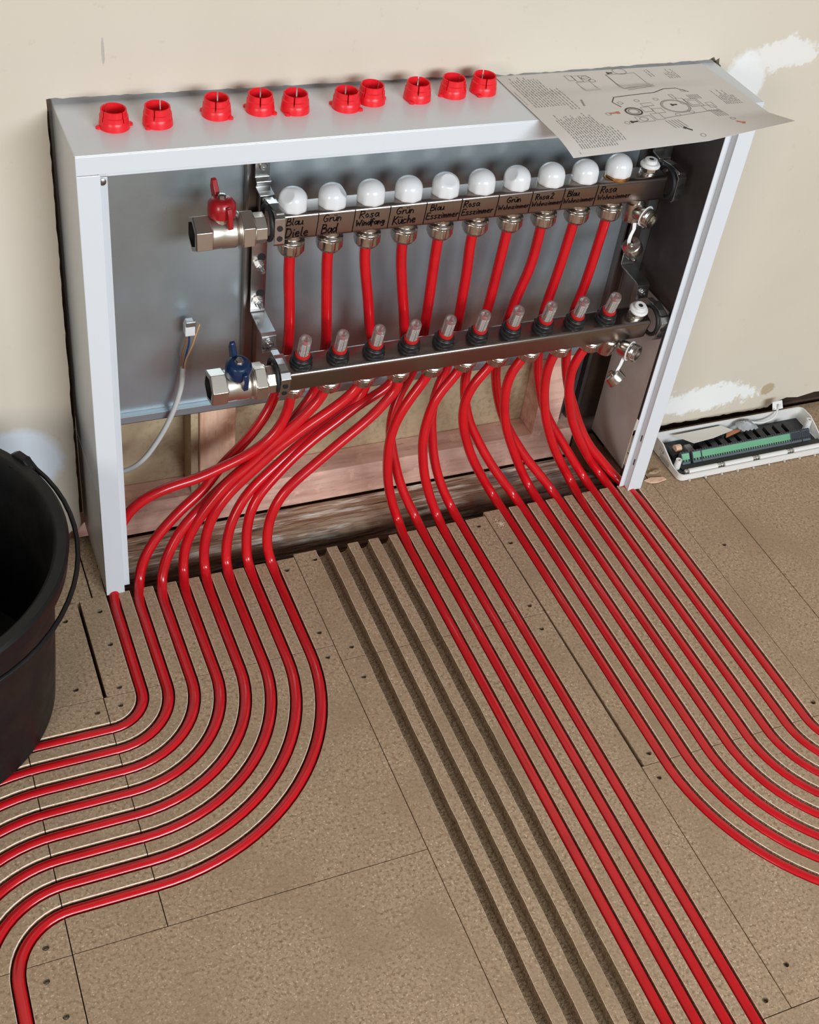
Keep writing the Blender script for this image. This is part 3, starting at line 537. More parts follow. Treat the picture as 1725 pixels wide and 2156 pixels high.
def pstroke(bm, pts, w=.0009, mi=0):
    Q = []
    for a, b in zip(pts, pts[1:]):
        m = max(1, int(math.hypot((b[0]-a[0])*.3, (b[1]-a[1])*.2) / .012)); Q += [(a[0]+(b[0]-a[0])*k/m, a[1]+(b[1]-a[1])*k/m) for k in range(m)]
    Q.append(pts[-1])
    P = [sheet_pt(u, v, .00018) for u, v in Q]; L_, R_ = [], []
    for i, p in enumerate(P):
        t = (P[min(i+1, len(P)-1)] - P[max(i-1, 0)]); s = V((-t.y, t.x, 0)).normalized() * w/2
        L_.append(bm.verts.new(p + s)); R_.append(bm.verts.new(p - s))
    for i in range(len(P)-1): bm.faces.new((L_[i], R_[i], R_[i+1], L_[i+1])).material_index = mi
bm = nb()
def textblock(u0, v0, u1, v1, rows, ragged=.3, w=.0011):
    # rows run across the sheet from its front edge to the wall
    for r in range(rows):
        u = u0 + (u1-u0)*(r+.5)/rows; e = v1 - (v1-v0)*random.random()*ragged; v = v0
        while v < e:
            l = random.uniform(.012, .05); pstroke(bm, [(u, v), (u, min(e, v+l))], w); v += l + .009
textblock(.03, .56, .17, .97, 11, .15); textblock(.17, .50, .215, .80, 3, .3)
textblock(.055, .06, .22, .46, 15, .2); textblock(.22, .10, .27, .30, 4, .5)
textblock(.86, .40, .945, .62, 8, .5); textblock(.76, .82, .82, .97, 5, .5); textblock(.68, .86, .71, .97, 2, .4)
for k in range(7): pstroke(bm, [(.235+.002*k, .53+.012*k), (.245+.002*k, .536+.012*k)], .0014)
def rect(u0, v0, u1, v1, w=.0009, mi=0): pstroke(bm, [(u0, v0), (u1, v0), (u1, v1), (u0, v1), (u0, v0)], w, mi)
def ring(cu, cv, r, w=.0009, mi=0, a0=0, a1=2*PI, n=24):
    pstroke(bm, [(cu + r*math.cos(a0+(a1-a0)*k/n), cv + r*1.42*math.sin(a0+(a1-a0)*k/n)) for k in range(n+1)], w, mi)
rect(.32, .72, .385, .85); rect(.33, .86, .36, .94); rect(.30, .88, .33, .95); ring(.385, .90, .02); ring(.40, .86, .014); rect(.36, .90, .40, .94)
rect(.49, .74, .63, .93); pstroke(bm, [(.49, .70), (.64, .73)], .0014); pstroke(bm, [(.50, .68), (.64, .71)], .0009); pstroke(bm, [(.49, .93), (.49, .70)]); ring(.57, .965, .03)
ring(.62, .42, .062, .0013); ring(.62, .42, .055, .0008); ring(.415, .40, .034, .0022, 1); ring(.415, .40, .022, .0018)
pstroke(bm, [(.385, .47), (.37, .54), (.40, .60), (.50, .61), (.60, .62), (.66, .66), (.72, .66), (.76, .60)], .0013, 1)
for cu, cv in ((.30, .40), (.335, .27), (.40, .52), (.48, .53), (.57, .53), (.74, .62), (.66, .33), (.585, .31), (.80, .20), (.60, .06)): ring(cu, cv, .011, .0007, n=12)
rect(.39, .26, .46, .33); ring(.42, .295, .017); rect(.47, .27, .51, .35); rect(.46, .38, .50, .44); rect(.50, .35, .545, .41); rect(.48, .45, .53, .49)
pstroke(bm, [(.51, .28), (.76, .33), (.80, .30)], .0009); rect(.69, .40, .75, .50, .0013); rect(.70, .42, .74, .48); rect(.77, .37, .80, .44); rect(.66, .44, .69, .52)
for k in range(5): pstroke(bm, [(.515+.014*k, .16), (.500+.014*k, .25)], .0012); pstroke(bm, [(.755+.012*k, .25), (.745+.012*k, .34)], .0012)
for k in range(6): pstroke(bm, [(.73+.01*k, .50), (.73+.01*k, .56)], .001)
rect(.735, .33, .79, .40); rect(.65, .52, .665, .58)
def parrow(u, v, du, dv, mi):
    pstroke(bm, [(u, v), (u+du, v+dv)], .0030, mi); pstroke(bm, [(u+du*.9, v+dv*.9), (u+du*1.35, v+dv*1.35)], .0055, mi)
parrow(.305, .405, .035, 0, 2); parrow(.385, .275, -.025, 0, 1); parrow(.575, .12, -.02, .03, 1); parrow(.795, .155, .018, -.03, 2); parrow(.635, .44, -.022, 0, 1); parrow(.53, .95, -.02, 0, 1)
textblock(.01, .60, .013, .80, 1, .1, .0006); textblock(.035, .02, .045, .05, 1, .1, .0008)
obj('printing', bm, [m_print, m_printd, m_orange], pp, smooth=0)

# ------------------------------------------------------------ manifolds
def rounded_bar(bm, x0, x1, c, s, r, tilt, mi=0):
    h = s/2; pts = []
    for cx, cz, a0 in ((h-r, h-r, 0), (-(h-r), h-r, PI/2), (-(h-r), -(h-r), PI), (h-r, -(h-r), 1.5*PI)):
        for k in range(7): a = a0 + PI/2*k/6; pts.append((cx + r*math.cos(a), cz + r*math.sin(a)))
    ct, st = math.cos(tilt), math.sin(tilt)
    def P(x, y, z, sc=1): y *= sc; z *= sc; return V((x, c[0] + y*ct - z*st, c[1] + z*ct + y*st))
    rings = [[bm.verts.new(P(x, y, z, sc)) for y, z in pts] for x, sc in ((x0, .86), (x0+.002, .97), (x0+.005, 1), (x1-.005, 1), (x1-.002, .97), (x1, .86))]
    for a, b in zip(rings, rings[1:]):
        for k in range(len(pts)): bm.faces.new((a[k], a[(k+1) % len(pts)], b[(k+1) % len(pts)], b[k])).material_index = mi
    bm.faces.new(rings[0]).material_index = mi; bm.faces.new(list(reversed(rings[-1]))).material_index = mi
def nut_prof(): return [(.0125, 0), (.0125, .003), (.0118, .0035), (.0118, .0052)]
def fitting(parent, base, axis, name='compression_nut'):
    """nickel nipple, locking ring and union nut under a manifold outlet"""
    bm = nb(); a = V(axis).normalized()
    lathe(bm, base, a, [(.0125, -.003), (.0125, .004), (.0150, .0045), (.0168, .0065), (.0168, .0082), (.0155, .0088)], n=32)
    lathe(bm, V(base) + a*.0086, a, [(.0148, 0), (.0172, .0012), (.0172, .0118), (.0158, .0145), (.0100, .0160), (.0085, .0165)], n=6, rot=PI/6, xdir=(1, 0, 0))
    lathe(bm, V(base) + a*.0102, a, [(.0160, 0), (.0160, .0118), (.0130, .0160), (.0078, .0168)], n=24)
    return obj(name, bm, m_nickel, parent, smooth=28, bevel=.0004)

up_m = thing('return_manifold', 'upper stainless manifold bar with ten white caps and handwritten room names', 'manifold', (.517, .09, .4925))
bm = nb(); rounded_bar(bm, .2435, .7905, (.0905, .4930), .0355, .0052, 0); obj('manifold_bar', bm, m_steel, up_m, smooth=50)
UX = [.2665 + .0501*k for k in range(10)]
for k, x in enumerate(UX):
    lift = .0035 if k == 9 else 0
    rt = random.uniform(0, PI/3)
    bm = nb(); lathe(bm, (x, .088, .5105 + lift), (0, 0, 1), [(.0182, 0), (.0190, .0012), (.0189, .0125)], n=14, rot=rt)
    f = [v for v in bm.verts]
    prof = [(.0176*math.cos(a), .0110 + .0155*math.sin(a)) for a in [PI/2*q/12 for q in range(13)]]; prof[-1] = (0, prof[-1][1])
    bm.free(); bm = nb(); n = 64; CY = .0890
    rings = []
    for r, h in [(.0170, 0), (.0177, .0007), (.0178, .004), (.0177, .0110)] + prof[1:]:
        if r < 1e-6: rings.append([bm.verts.new((x, CY, .5105 + lift + h))]); continue
        fac = max(0, 1 - h / .022); row = []
        for q in range(n):
            a = 2*PI*q/n + rt; s = (a * 8 / (2*PI)) % 1; flat = math.cos(PI/8) / math.cos((s - .5) * 2*PI/8)
            rr_ = r * ((1 - fac) + fac*min(1.0, flat*1.035))
            row.append(bm.verts.new((x + rr_*math.cos(a), CY + rr_*math.sin(a), .5105 + lift + h)))
        rings.append(row)
    for a, b in zip(rings, rings[1:]):
        for q in range(n):
            if len(b) == 1: bm.faces.new((a[q], a[(q+1) % n], b[0]))
            else: bm.faces.new((a[q], a[(q+1) % n], b[(q+1) % n], b[q]))
    bm.faces.new(rings[0])
    dent = {0: (-.62, -.35, .70), 1: (.72, -.25, .62), 4: (-.05, -.55, .83), 6: (-.72, -.20, .60)}.get(k)
    if dent:       # flat spot pressed into the dome
        d_ = V(dent).normalized(); cc = V((x, CY, .5105 + lift + .0095))
        for v in bm.verts:
            q_ = (v.co - cc).dot(d_) - .0147
            if q_ > 0 and v.co.z > .5165 + lift: v.co -= d_ * q_ * 1.12
    c = obj('valve_cap', bm, m_cap, up_m, smooth=50)
    if k == 9:
        bm = nb(); lathe(bm, (x, .088, .5095), (0, 0, 1), [(.0165, 0), (.0165, .0008), (.0157, .0012), (.0165, .0018), (.0165, .0028), (.0157, .0032), (.016, .0048)], n=28); obj('threaded_collar', bm, m_brass, c)
    fitting(up_m, (x, .088, .4755), (0, 0, -1))
# bleed screw, drain cock with dangling cap
def bleeder(parent, base, axis):
    bm = nb(); a = V(axis).normalized(); lathe(bm, base, a, [(.0100, 0), (.0100, .004), (.0115, .0045), (.0115, .0095), (.0090, .0105)], n=6); lathe(bm, base, a, [(.0118, -.001), (.0118, .003), (.009, .004)], n=24)
    s = obj('vent_plug', bm, m_nickel, parent, smooth=28, bevel=.0003)
    bm = nb(); lathe(bm, V(base) + a*.0100, a, [(.0132, 0), (.0136, .002), (.0120, .0045), (.0085, .0050), (.0085, .0090), (.0072, .0098), (.0035, .0098), (.0032, .0070), (0, .0068)], n=24, cap=False)
    lathe(bm, V(base) + a*.0166, a, [(.0030, 0), (.0030, .0033)], n=6, mi=1)
    obj('vent_knob', bm, [m_plast, m_bore], s, smooth=30)
bleeder(up_m, (.7665, .090, .5100), (0, 0, 1))
def drain(parent, top, down, port, pdir, capc, capdir, mid):
    bm = nb(); top = V(top); port = V(port); pdir = V(pdir).normalized()
    lathe(bm, top, down, [(.0130, -.004), (.0130, .006), (.0150, .008), (.0155, .022), (.0140, .034), (.008, .037)], n=28)
    lathe(bm, port - pdir*.030, pdir, [(.0095, 0), (.0115, .004), (.0115, .018), (.0128, .019), (.0128, .0205), (.0120, .0210), (.0128, .0222), (.0120, .0232), (.0128, .0244), (.0120, .0254), (.0128, .0266), (.0125, .030), (.0095, .030), (.0088, .022)], n=28, cap=False)
    lathe(bm, port - pdir*.010, pdir, [(.0088, 0), (.0060, .003), (.0058, .006), (0, .006)], n=4, mi=1, cap=False)
    d = obj('drain_cock', bm, [m_nickel, m_nickelmatt], parent, smooth=35)
    bm = nb(); cd = V(capdir).normalized(); capc = V(capc)
    x_, y_, z_ = frame(pdir)
    tube(bm, [port - pdir*.0125 + (x_*math.cos(t) + y_*math.sin(t))*.0140 for t in [2*PI*k/28 for k in range(29)]], .0011, n=8)
    rp = capc + cd*(-.0085)
    strip(bm, [V(p) for p in mid], (0.9, -.3, .2), .0048, th=.0010)
    obj('cap_strap', bm, m_plast, d, smooth=50)
    bm = nb(); lathe(bm, capc - cd*.009, cd, [(.0030, -.005), (.0040, -.003), (.0030, -.0005), (.0040, 0), (.0128, .0005), (.0136, .0015), (.0136, .013), (.0128, .0145), (.0100, .0145), (.0095, .006), (0, .006)], n=18, cap=False)
    obj('drain_cap', bm, m_nickel, d, smooth=30)
drain(up_m, (.7580, .0900, .4755), (0, 0, -1), (.7690, .0560, .4560), (.42, -1, -.10), (.7520, .0600, .4130), (.55, .1, -.75), [(.7500, .0680, .4480), (.7485, .0640, .4410), (.7440, .0615, .4330), (.7425, .0605, .4260), (.7440, .0600, .4195)])

# handwriting: pen strokes for each letter, unit height 1 (x-height .55)
GL = {
 'B': [[(0,0),(.05,1)],[(.05,1),(.4,.95),(.42,.7),(.08,.55)],[(.08,.55),(.5,.5),(.5,.1),(0,0)]],
 'l': [[(.1,1),(.05,.1),(.2,.05)]], 'a': [[(.42,.5),(.15,.55),(.02,.25),(.15,.02),(.38,.2),(.42,.5)],[(.42,.5),(.42,.1),(.52,.02)]],
 'u': [[(0,.55),(.03,.12),(.2,.02),(.38,.2),(.4,.55)],[(.4,.55),(.42,.05),(.52,.02)]],
 'ü': [[(0,.55),(.03,.12),(.2,.02),(.38,.2),(.4,.55)],[(.4,.55),(.42,.05),(.52,.02)],[(.1,.78),(.12,.84)],[(.32,.78),(.34,.84)]],
 'D': [[(0,0),(.06,1)],[(.0,.98),(.4,.9),(.55,.5),(.4,.12),(0,0)]], 'i': [[(.05,.5),(.08,.03)],[(.1,.75),(.12,.8)]],
 'e': [[(.02,.28),(.38,.34),(.3,.55),(.1,.5),(.02,.25),(.12,.03),(.4,.08)]], 'G': [[(.55,.85),(.3,1),(.05,.7),(.02,.3),(.2,.02),(.5,.15),(.52,.45),(.28,.42)]],
 'r': [[(.05,.55),(.06,.02)],[(.06,.3),(.2,.52),(.36,.5)]], 'n': [[(.03,.55),(.05,.02)],[(.05,.3),(.22,.55),(.36,.4),(.38,.02)]],
 'd': [[(.42,.5),(.15,.52),(.02,.25),(.15,.02),(.38,.2),(.46,1)],[(.42,.4),(.45,.02)]], 'R': [[(0,0),(.06,1)],[(.02,.98),(.45,.95),(.45,.6),(.06,.5)],[(.06,.5),(.5,0)]],
 'o': [[(.2,.54),(.02,.3),(.18,.02),(.38,.25),(.22,.54)]], 's': [[(.36,.52),(.1,.5),(.1,.34),(.34,.22),(.28,.02),(.0,.05)]], 'W': [[(0,1),(.12,0),(.32,.7),(.5,0),(.72,1)]],
 'w': [[(0,1),(.12,0),(.32,.7),(.5,0),(.72,1)]], 'f': [[(.4,.95),(.2,1),(.12,.7),(.1,-.2)],[(-.05,.5),(.34,.54)]], 'g': [[(.4,.5),(.12,.54),(.02,.28),(.2,.05),(.4,.4)],[(.4,.5),(.38,-.25),(.1,-.3)]],
 'K': [[(.05,1),(0,0)],[(.5,.95),(.05,.45),(.5,0)]], 'c': [[(.36,.48),(.14,.54),(.02,.26),(.14,.02),(.38,.1)]], 'h': [[(.05,1),(.04,.02)],[(.05,.32),(.22,.55),(.36,.4),(.38,.02)]],
 'E': [[(.5,.98),(.05,.98),(0,0),(.5,.02)],[(.03,.5),(.4,.54)]], 'z': [[(.02,.5),(.36,.52),(.02,.04),(.4,.04)]], 'm': [[(.03,.55),(.05,.02)],[(.05,.3),(.18,.55),(.26,.4),(.28,.02)],[(.28,.3),(.42,.55),(.5,.4),(.52,.02)]],
 '2': [[(.05,.8),(.25,1),(.45,.8),(.3,.45),(0,0),(.5,.02)]], ' ': []}
WID = {'l': .3, 'i': .25, 'm': .66, 'W': .85, 'w': .85, 'D': .68, 'G': .68, 'R': .6, 'K': .6, 'E': .6, 'B': .62, ' ': .25, 'r': .42, 'f': .45}
def write(bm, text, x, z, h, xs, y, pen, slant=.12, dx=None, dz=0.0, th=.0003):
    cx = 0; tot = sum(WID.get(c, .52) for c in text) * h * xs
    for c in text:
        for s in GL[c]:
            pts = []
            for a, b in zip(s, s[1:]):
                pts += [(a[0]+(b[0]-a[0])*k/2, a[1]+(b[1]-a[1])*k/2) for k in range(2)]
            pts.append(s[-1])
            q = [(x + (cx + p[0]*xs + p[1]*slant) * h, z + p[1]*h + dz*cx*h) for p in pts]
            stroke(bm, q, pen, (0, y, 0), (1, 0, 0), (0, 0, 1), (0, -1, 0), th)
        cx += WID.get(c, .52) * xs
TXT = [('Blau','Diele'),('Grün','Bad'),('Rosa','Windfang'),('Grün','Küche'),('Blau','Esszimmer'),('Rosa','Esszimmer'),('Grün','Wohnzimmer'),('Rosa 2','Wohnzimmer'),('Blau','Wohnzimmer'),('Rosa','Wohnzimmer')]
SZ = [(.0098,1.1,.0125,1.05),(.0098,1.15,.0122,1.0),(.0100,1.2,.0082,1.12),(.0098,1.15,.0112,1.05),(.0085,1.15,.0092,1.04),(.0090,1.15,.0088,1.08),(.0082,1.2,.0070,1.18),(.0082,1.1,.0070,1.16),(.0082,1.1,.0074,1.14),(.0098,1.15,.0078,1.20)]
OFF = [(.0100,.0090),(.0060,.0045),(.0060,.0020),(.0080,.0045),(.0055,.0010),(.0030,.0015),(.0120,.0012),(.0050,.0012),(.0050,.0008),(.0050,.0025)]
bm = nb(); FY = .07255
DIV = [.2945,.3415,.3880,.4365,.4850,.5365,.5850,.6320,.6815]
for k, (a, b) in enumerate(TXT):
    x0 = ([.2440] + DIV)[k]; h1, s1, h2, s2 = SZ[k]; o1, o2 = OFF[k]
    zt = .4962
    write(bm, a, x0 + o1, zt, h1, s1, FY, .0011); write(bm, b, x0 + o2, .4960 - .0022 - h2 - (.0012 if k < 2 else 0), h2, s2, FY, .0014 if k < 4 else (.0011 if k < 6 else .0009))
for x in DIV: stroke(bm, [(x, .5090), (x - .0004, .499), (x - .0012, .490), (x - .0022, .4785)], .0009, (0, FY, 0), (1,0,0), (0,0,1), (0,-1,0))
stroke(bm, [(.2445, .4765), (.262, .4768)], .0005, (0, FY, 0), (1,0,0), (0,0,1), (0,-1,0))
obj('handwriting', bm, m_ink, up_m, smooth=0)

TL = math.radians(15); LC = (.0400, .3016)
def lt(y, z):
    return V((0, LC[0] + y*math.cos(TL) - z*math.sin(TL), LC[1] + z*math.cos(TL) + y*math.sin(TL)))
UPV = V((0, -math.sin(TL), math.cos(TL)))
lo_m = thing('supply_manifold', 'lower stainless manifold bar with ten clear flow gauges, tilted forward', 'manifold', (.52, LC[0], LC[1]))
bm = nb(); rounded_bar(bm, .2480, .7880, LC, .0355, .0052, TL); obj('manifold_bar', bm, m_steel, lo_m, smooth=50)
FX = [.2700 + .0498*k for k in range(10)]; NX = [.2660 + .0497*k for k in range(10)]
def flow_gauge(x):
    b = lt(0, .0172); b.x = x
    bm = nb(); lathe(bm, b, UPV, [(.0125, 0), (.0152, .001), (.0155, .0075), (.0138, .0085)], n=6, rot=.3); lathe(bm, b, UPV, [(.0150, 0), (.0150, .003), (.0130, .0035), (.0130, .0125), (.0118, .0140)], n=26)
    lathe(bm, b + UPV*.0125, UPV, [(.0118, 0), (.0118, .003), (.0100, .0038)], n=26)
    g = obj('flow_gauge', bm, m_blackpl, lo_m, smooth=30, bevel=.0004)
    bm = nb(); lathe(bm, b + UPV*.0150, UPV, [(.0094, 0), (.0098, .001), (.0098, .0045), (.0084, .0055)], n=24); lathe(bm, b + UPV*.0395, UPV, [(.0008, 0), (.0022, .001), (.0022, .0018), (.001, .0024)], n=20)
    lathe(bm, b + UPV*.018, UPV, [(.0007, 0), (.0007, .022)], n=8); obj('red_ring', bm, m_redring, g, smooth=40)
    bm = nb(); lathe(bm, b + UPV*.0195, UPV, [(.0070, 0), (.0079, .0008), (.0079, .0265), (.0070, .0290), (.0050, .0292), (.0046, .0278), (0, .0276)], n=24, cap=False); obj('gauge_glass', bm, m_glass, g, smooth=40)
    bm = nb(); xx = V((1, 0, 0)); fr = xx.cross(UPV) * -1
    fr = V((0, -math.cos(TL), -math.sin(TL)))
    def patch(a0, a1, h0, h1, r_, mi):
        m = 4; lo_ = []; hi_ = []
        for i in range(m + 1):
            a = a0 + (a1 - a0)*i/m; d_ = (fr*math.cos(a) + xx*math.sin(a)) * r_
            lo_.append(bm.verts.new(b + UPV*h0 + d_)); hi_.append(bm.verts.new(b + UPV*h1 + d_))
        for i in range(m): bm.faces.new((lo_[i], lo_[i+1], hi_[i+1], hi_[i])).material_index = mi
    for a0, a1 in ((.12, .85), (-.85, -.12), (1.5, 2.3), (-2.3, -1.5), (2.8, 3.5)): patch(a0, a1, .0210, .0425, .0064, 0)
    for j in range(7):
        hgt = .0225 + .0028*j
        patch(.20, .60 if j % 2 else .45, hgt, hgt + .0009, .0067, 1); patch(-.60, -.20, hgt, hgt + .0007, .0067, 1)
    patch(.70, .78, .0215, .0420, .0067, 1)
    obj('gauge_scale', bm, [m_scale, m_printd], g, smooth=0)
for x in FX: flow_gauge(x)
for x in NX:
    b = lt(.0015, -.0170); b.x = x; fitting(lo_m, b, UPV * -1)
b = lt(0, .0172); b.x = .7690; bleeder(lo_m, b, UPV)
drain(lo_m, (.7420, .0430, .2850), UPV * -1, (.7680, .0060, .2700), (.60, -1, .05), (.7440, .0080, .2290), (.45, -.6, -.55), [(.7540, .0170, .2590), (.7490, .0130, .2500), (.7440, .0100, .2440), (.7430, .0095, .2370)])

# ------------------------------------------------------------ ball valves
def ball_valve(name, label, x0, y, z, hm, tilt, cat='valve'):
    t = thing(name, label, cat, (x0, y, z))
    X = (1, 0, 0); upv = V((0, -math.sin(tilt), math.cos(tilt)))
    bm = nb()
    lathe(bm, (x0, y, z), X, [(.0168, .0), (.0215, .0), (.0232, .0014), (.0232, .0200), (.0215, .0215)], n=6, xdir=upv, rot=0, cap=False)
    lathe(bm, (x0, y, z), X, [(.0168, .0), (.0160, .004), (.0160, .020), (0, .020)], n=32, mi=1, cap=False)
    lathe(bm, (x0 + .0205, y, z), X, [(.0198, 0), (.0202, .002), (.0196, .013), (.0204, .0145), (.0205, .030), (.0182, .0330), (.0175, .0345)], n=40)
    lathe(bm, (x0 + .0540, y, z), X, [(.0190, 0), (.0225, .0015), (.0225, .0032), (.0196, .0036)], n=40)
    lathe(bm, (x0 + .0565, y, z), X, [(.0215, 0), (.0242, .0016), (.0242, .0150), (.0225, .0166)], n=6, xdir=upv)
    lathe(bm, (x0 + .0715, y, z), X, [(.0208, 0), (.0208, .0022), (.0180, .003)], n=36)
    lathe(bm, (x0 + .0730, y, z), X, [(.0165, 0), (.0186, .001), (.0186, .0150), (.0165, .016)], n=8, xdir=upv, rot=.35)
    c = V((x0 + .0360, y, z))
    lathe(bm, c + upv*.0150, upv, [(.0125, 0), (.0115, .0085), (.0080, .0110), (.0075, .0135)], n=24)
    box_c = c + upv*.021
    bd = obj('valve_body', bm, [m_nickelmatt, m_bore], t, smooth=32, bevel=.0005)
    bm = nb(); hb = c + upv*.0215; dv = V(X).cross(upv)
    lathe(bm, hb, upv, [(.0140, 0), (.0165, .001), (.0168, .0080), (.0165, .0160), (.0125, .0215), (.0070, .0230)], n=28)
    # two wings of the butterfly handle along the depth axis, one up-bent and one down-bent
    bk = V((-.20, 1, 0)).normalized(); bk = (bk - upv*bk.dot(upv)).normalized(); sd = upv.cross(bk)
    for sgn, pr in ((1, [(.008, .018), (.015, .030), (.019, .037), (.0235, .0375), (.0250, .026), (.020, .014), (.014, .006)]), (-1, [(.012, .006), (.014, .0185), (.0205, .0190), (.0240, .010), (.0250, -.006), (.0205, -.0075), (.0165, -.002)])):
        extrude_poly(bm, [hb + bk*sgn*a + upv*h - sd*.0032 for a, h in pr], sd*.0064)
    obj('butterfly_handle', bm, hm, t, smooth=35, bevel=.0012)
    bm = nb(); lathe(bm, hb + upv*.0222, upv, [(.0062, 0), (.0062, .0015), (.0048, .0016), (.0048, .0048), (.002, .0056)], n=6); obj('handle_nut', bm, m_nickel, t, smooth=30)
    return t
ball_valve('ball_valve', 'nickel ball valve with red butterfly handle on the upper manifold', .1430, .0890, .4880, m_redh, 0)
ball_valve('ball_valve', 'nickel ball valve with navy blue butterfly handle on the lower manifold', .1495, .0370, .2985, m_blueh, TL)

# ------------------------------------------------------------ brackets
def bracket(x, label, dx=0.0):
    t = thing('manifold_bracket', label, 'bracket', (x, .138, .42), 'zinc plated brackets carrying both manifolds')
    X = (1, 0, 0)
    bm = nb()
    strip(bm, [(x, .1370, .560), (x, .1370, .528), (x, .1290, .525), (x, .1290, .5225), (x, .1320, .5190), (x, .1320, .5165), (x, .1140, .5150), (x, .1140, .4990), (x, .1120, .4950)], X, .0185, th=.0022)
    strip(bm, [(x, .1120, .4955), (x, .1100, .5140), (x, .0900, .5170), (x + .004, .0720, .5140)], X, .0110, th=.0022)
    strip(bm, [(x, .1370, .478), (x, .1370, .338), (x, .1350, .3340), (x, .0880, .3330), (x, .0840, .3310), (x, .0815, .3120), (x, .0780, .3100)], X, .0200, th=.0024)
    strip(bm, [(x, .0785, .3110), (x, .0620, .3230), (x, .0300, .3240), (x + .003, .0205, .3160)], X, .0100, th=.0022)
    obj('strap', bm, m_zinc, t, smooth=0, bevel=.0005)
    for zc, yc, tl, ww in ((.4930, .0905, 0, 1), (LC[1], LC[0], TL, 1)):
        c = V((x + .002, yc, zc)); u_ = V((0, -math.sin(tl), math.cos(tl))); f_ = V((0, -math.cos(tl), -math.sin(tl)))
        bm = nb()
        P = [c + f_*a + u_*b for a, b in ((-.0195, .0150), (-.0150, .0205), (.0150, .0205), (.0215, .0160), (.0225, -.0170), (.0195, -.0205))]
        strip(bm, P, X, .0130, th=.0020); cl = obj('clamp', bm, m_zinc, t, smooth=0, bevel=.0004)
        bm = nb(); Q = [c + V((-.0085, 0, 0)) + (u_*math.cos(a) + f_*math.sin(a))*.0205 for a in [2*PI*k/32 for k in range(33)]]; tube(bm, Q, .0030, n=10); obj('rubber_lining', bm, m_black, cl)
        for b in (-.0100, .0035):
            bm = nb(); lathe(bm, c + f_*.0230 + u_*b, f_, [(.0036, 0), (.0036, .0010)], n=16); obj('rubber_button', bm, m_black, cl)
    for p in ((x, .1358, .5440), (x, .1128, .5080), (x, .0815, .3210)):
        bm = nb(); lathe(bm, p, (0, -1, 0), [(.0058, 0), (.0058, .0012), (.0050, .0014), (.0050, .0038), (.0040, .0048), (.0018, .0048), (.0016, .0036), (0, .0036)], n=18, cap=False); obj('screw', bm, m_zinc, t)
    for z in (.4050, .3510):
        bm = nb(); lathe(bm, (x + .003, .1356, z + .011), (0, -1, 0), [(.0055, 0), (.0055, .0006)], n=18); obj('slot_hole', bm, m_bore, t)
        bm = nb(); lathe(bm, (x, .1356, z), (0, -1, 0), [(.0085, 0), (.0085, .0016)], n=24); lathe(bm, (x, .1340, z), (0, -1, -.0), [(.0062, 0), (.0062, .0055), (.0050, .0062)], n=6); lathe(bm, (x, .130, z), (0, -1, 0), [(.0030, 0), (.0030, .0120), (.0022, .0130)], n=14)
        obj('hex_bolt', bm, m_zinc, t, smooth=30)
    return t
bracket(.2425, 'zinc plated bracket between the ball valves and the manifold bars')
bracket(.8060, 'zinc plated bracket in shade at the drain cock end of the manifolds')

# ------------------------------------------------------------ pipes
PL = {
 'L1': 'red heating pipe from the first lower outlet, crossing over the others and passing under the cabinet post to the innermost floor curve',
 'L2': 'red heating pipe from the Diele outlet to the groove beside the cabinet post'}
ORD = ['first','second','third','fourth','fifth','sixth','seventh','eighth','ninth','tenth']
ui = {'L2':0,'L3':1,'L6':2,'L7':3,'M2':4,'M4':5,'R2':6,'R4':7,'R6':8,'R8':9}
li = {'L1':0,'L4':1,'L5':2,'L8':3,'M1':4,'M3':5,'R1':6,'R3':7,'R5':8,'R7':9}
gname = {'L': 'in the bundle curving towards the bucket', 'M': 'among the four straight pipes beside the empty grooves', 'R': 'in the bundle curving towards the control box'}
dest = {'L': 'of the bundle bending to the bucket', 'M': 'of the straight four beside the empty grooves', 'R': 'of the bundle bending away below the control box'}
for n in ORDER:
    x, K = PIPES[n]
    K = [V(p) for p in K]
    if n in ui: K = [V((UX[ui[n]], .088, .462))] + K
    else:
        i = li[n]; b = lt(.0015, -.0170); b.x = NX[i]; d0 = UPV * -1
        K = [b + d0*.018] + K
    F = floor_fine(n, -.045)
    F = [V((x, -.02, PZ)) if n != 'L1' else V((.0075, -.012, PZ))] + F
    P = smooth_path(catmull(K + F[:2], .006), 6) + F[2:]
    i = ui.get(n, li.get(n)); src = 'upper' if n in ui else 'lower'
    k = int(n[1])
    lb = '%s red floor pipe %s, fed by the %s outlet of the %s manifold' % (ORD[k-1], dest[n[0]], ORD[i], src)
    words_ = lb.split()
    lb = {'L': '%s red pipe of the bundle bending towards the bucket, from %s %s outlet', 'M': '%s of four straight red pipes beside empty grooves, from %s %s outlet', 'R': '%s red pipe of the bundle beyond the long seam, from %s %s outlet'}[n[0]] % (ORD[k-1], src, ORD[i])
    bm = nb(); tube(bm, P, PR, n=14)
    o = obj('heating_pipe', bm, m_pipe, None, smooth=80)
    tag(o, lb, 'pipe', 'red floor heating pipes')

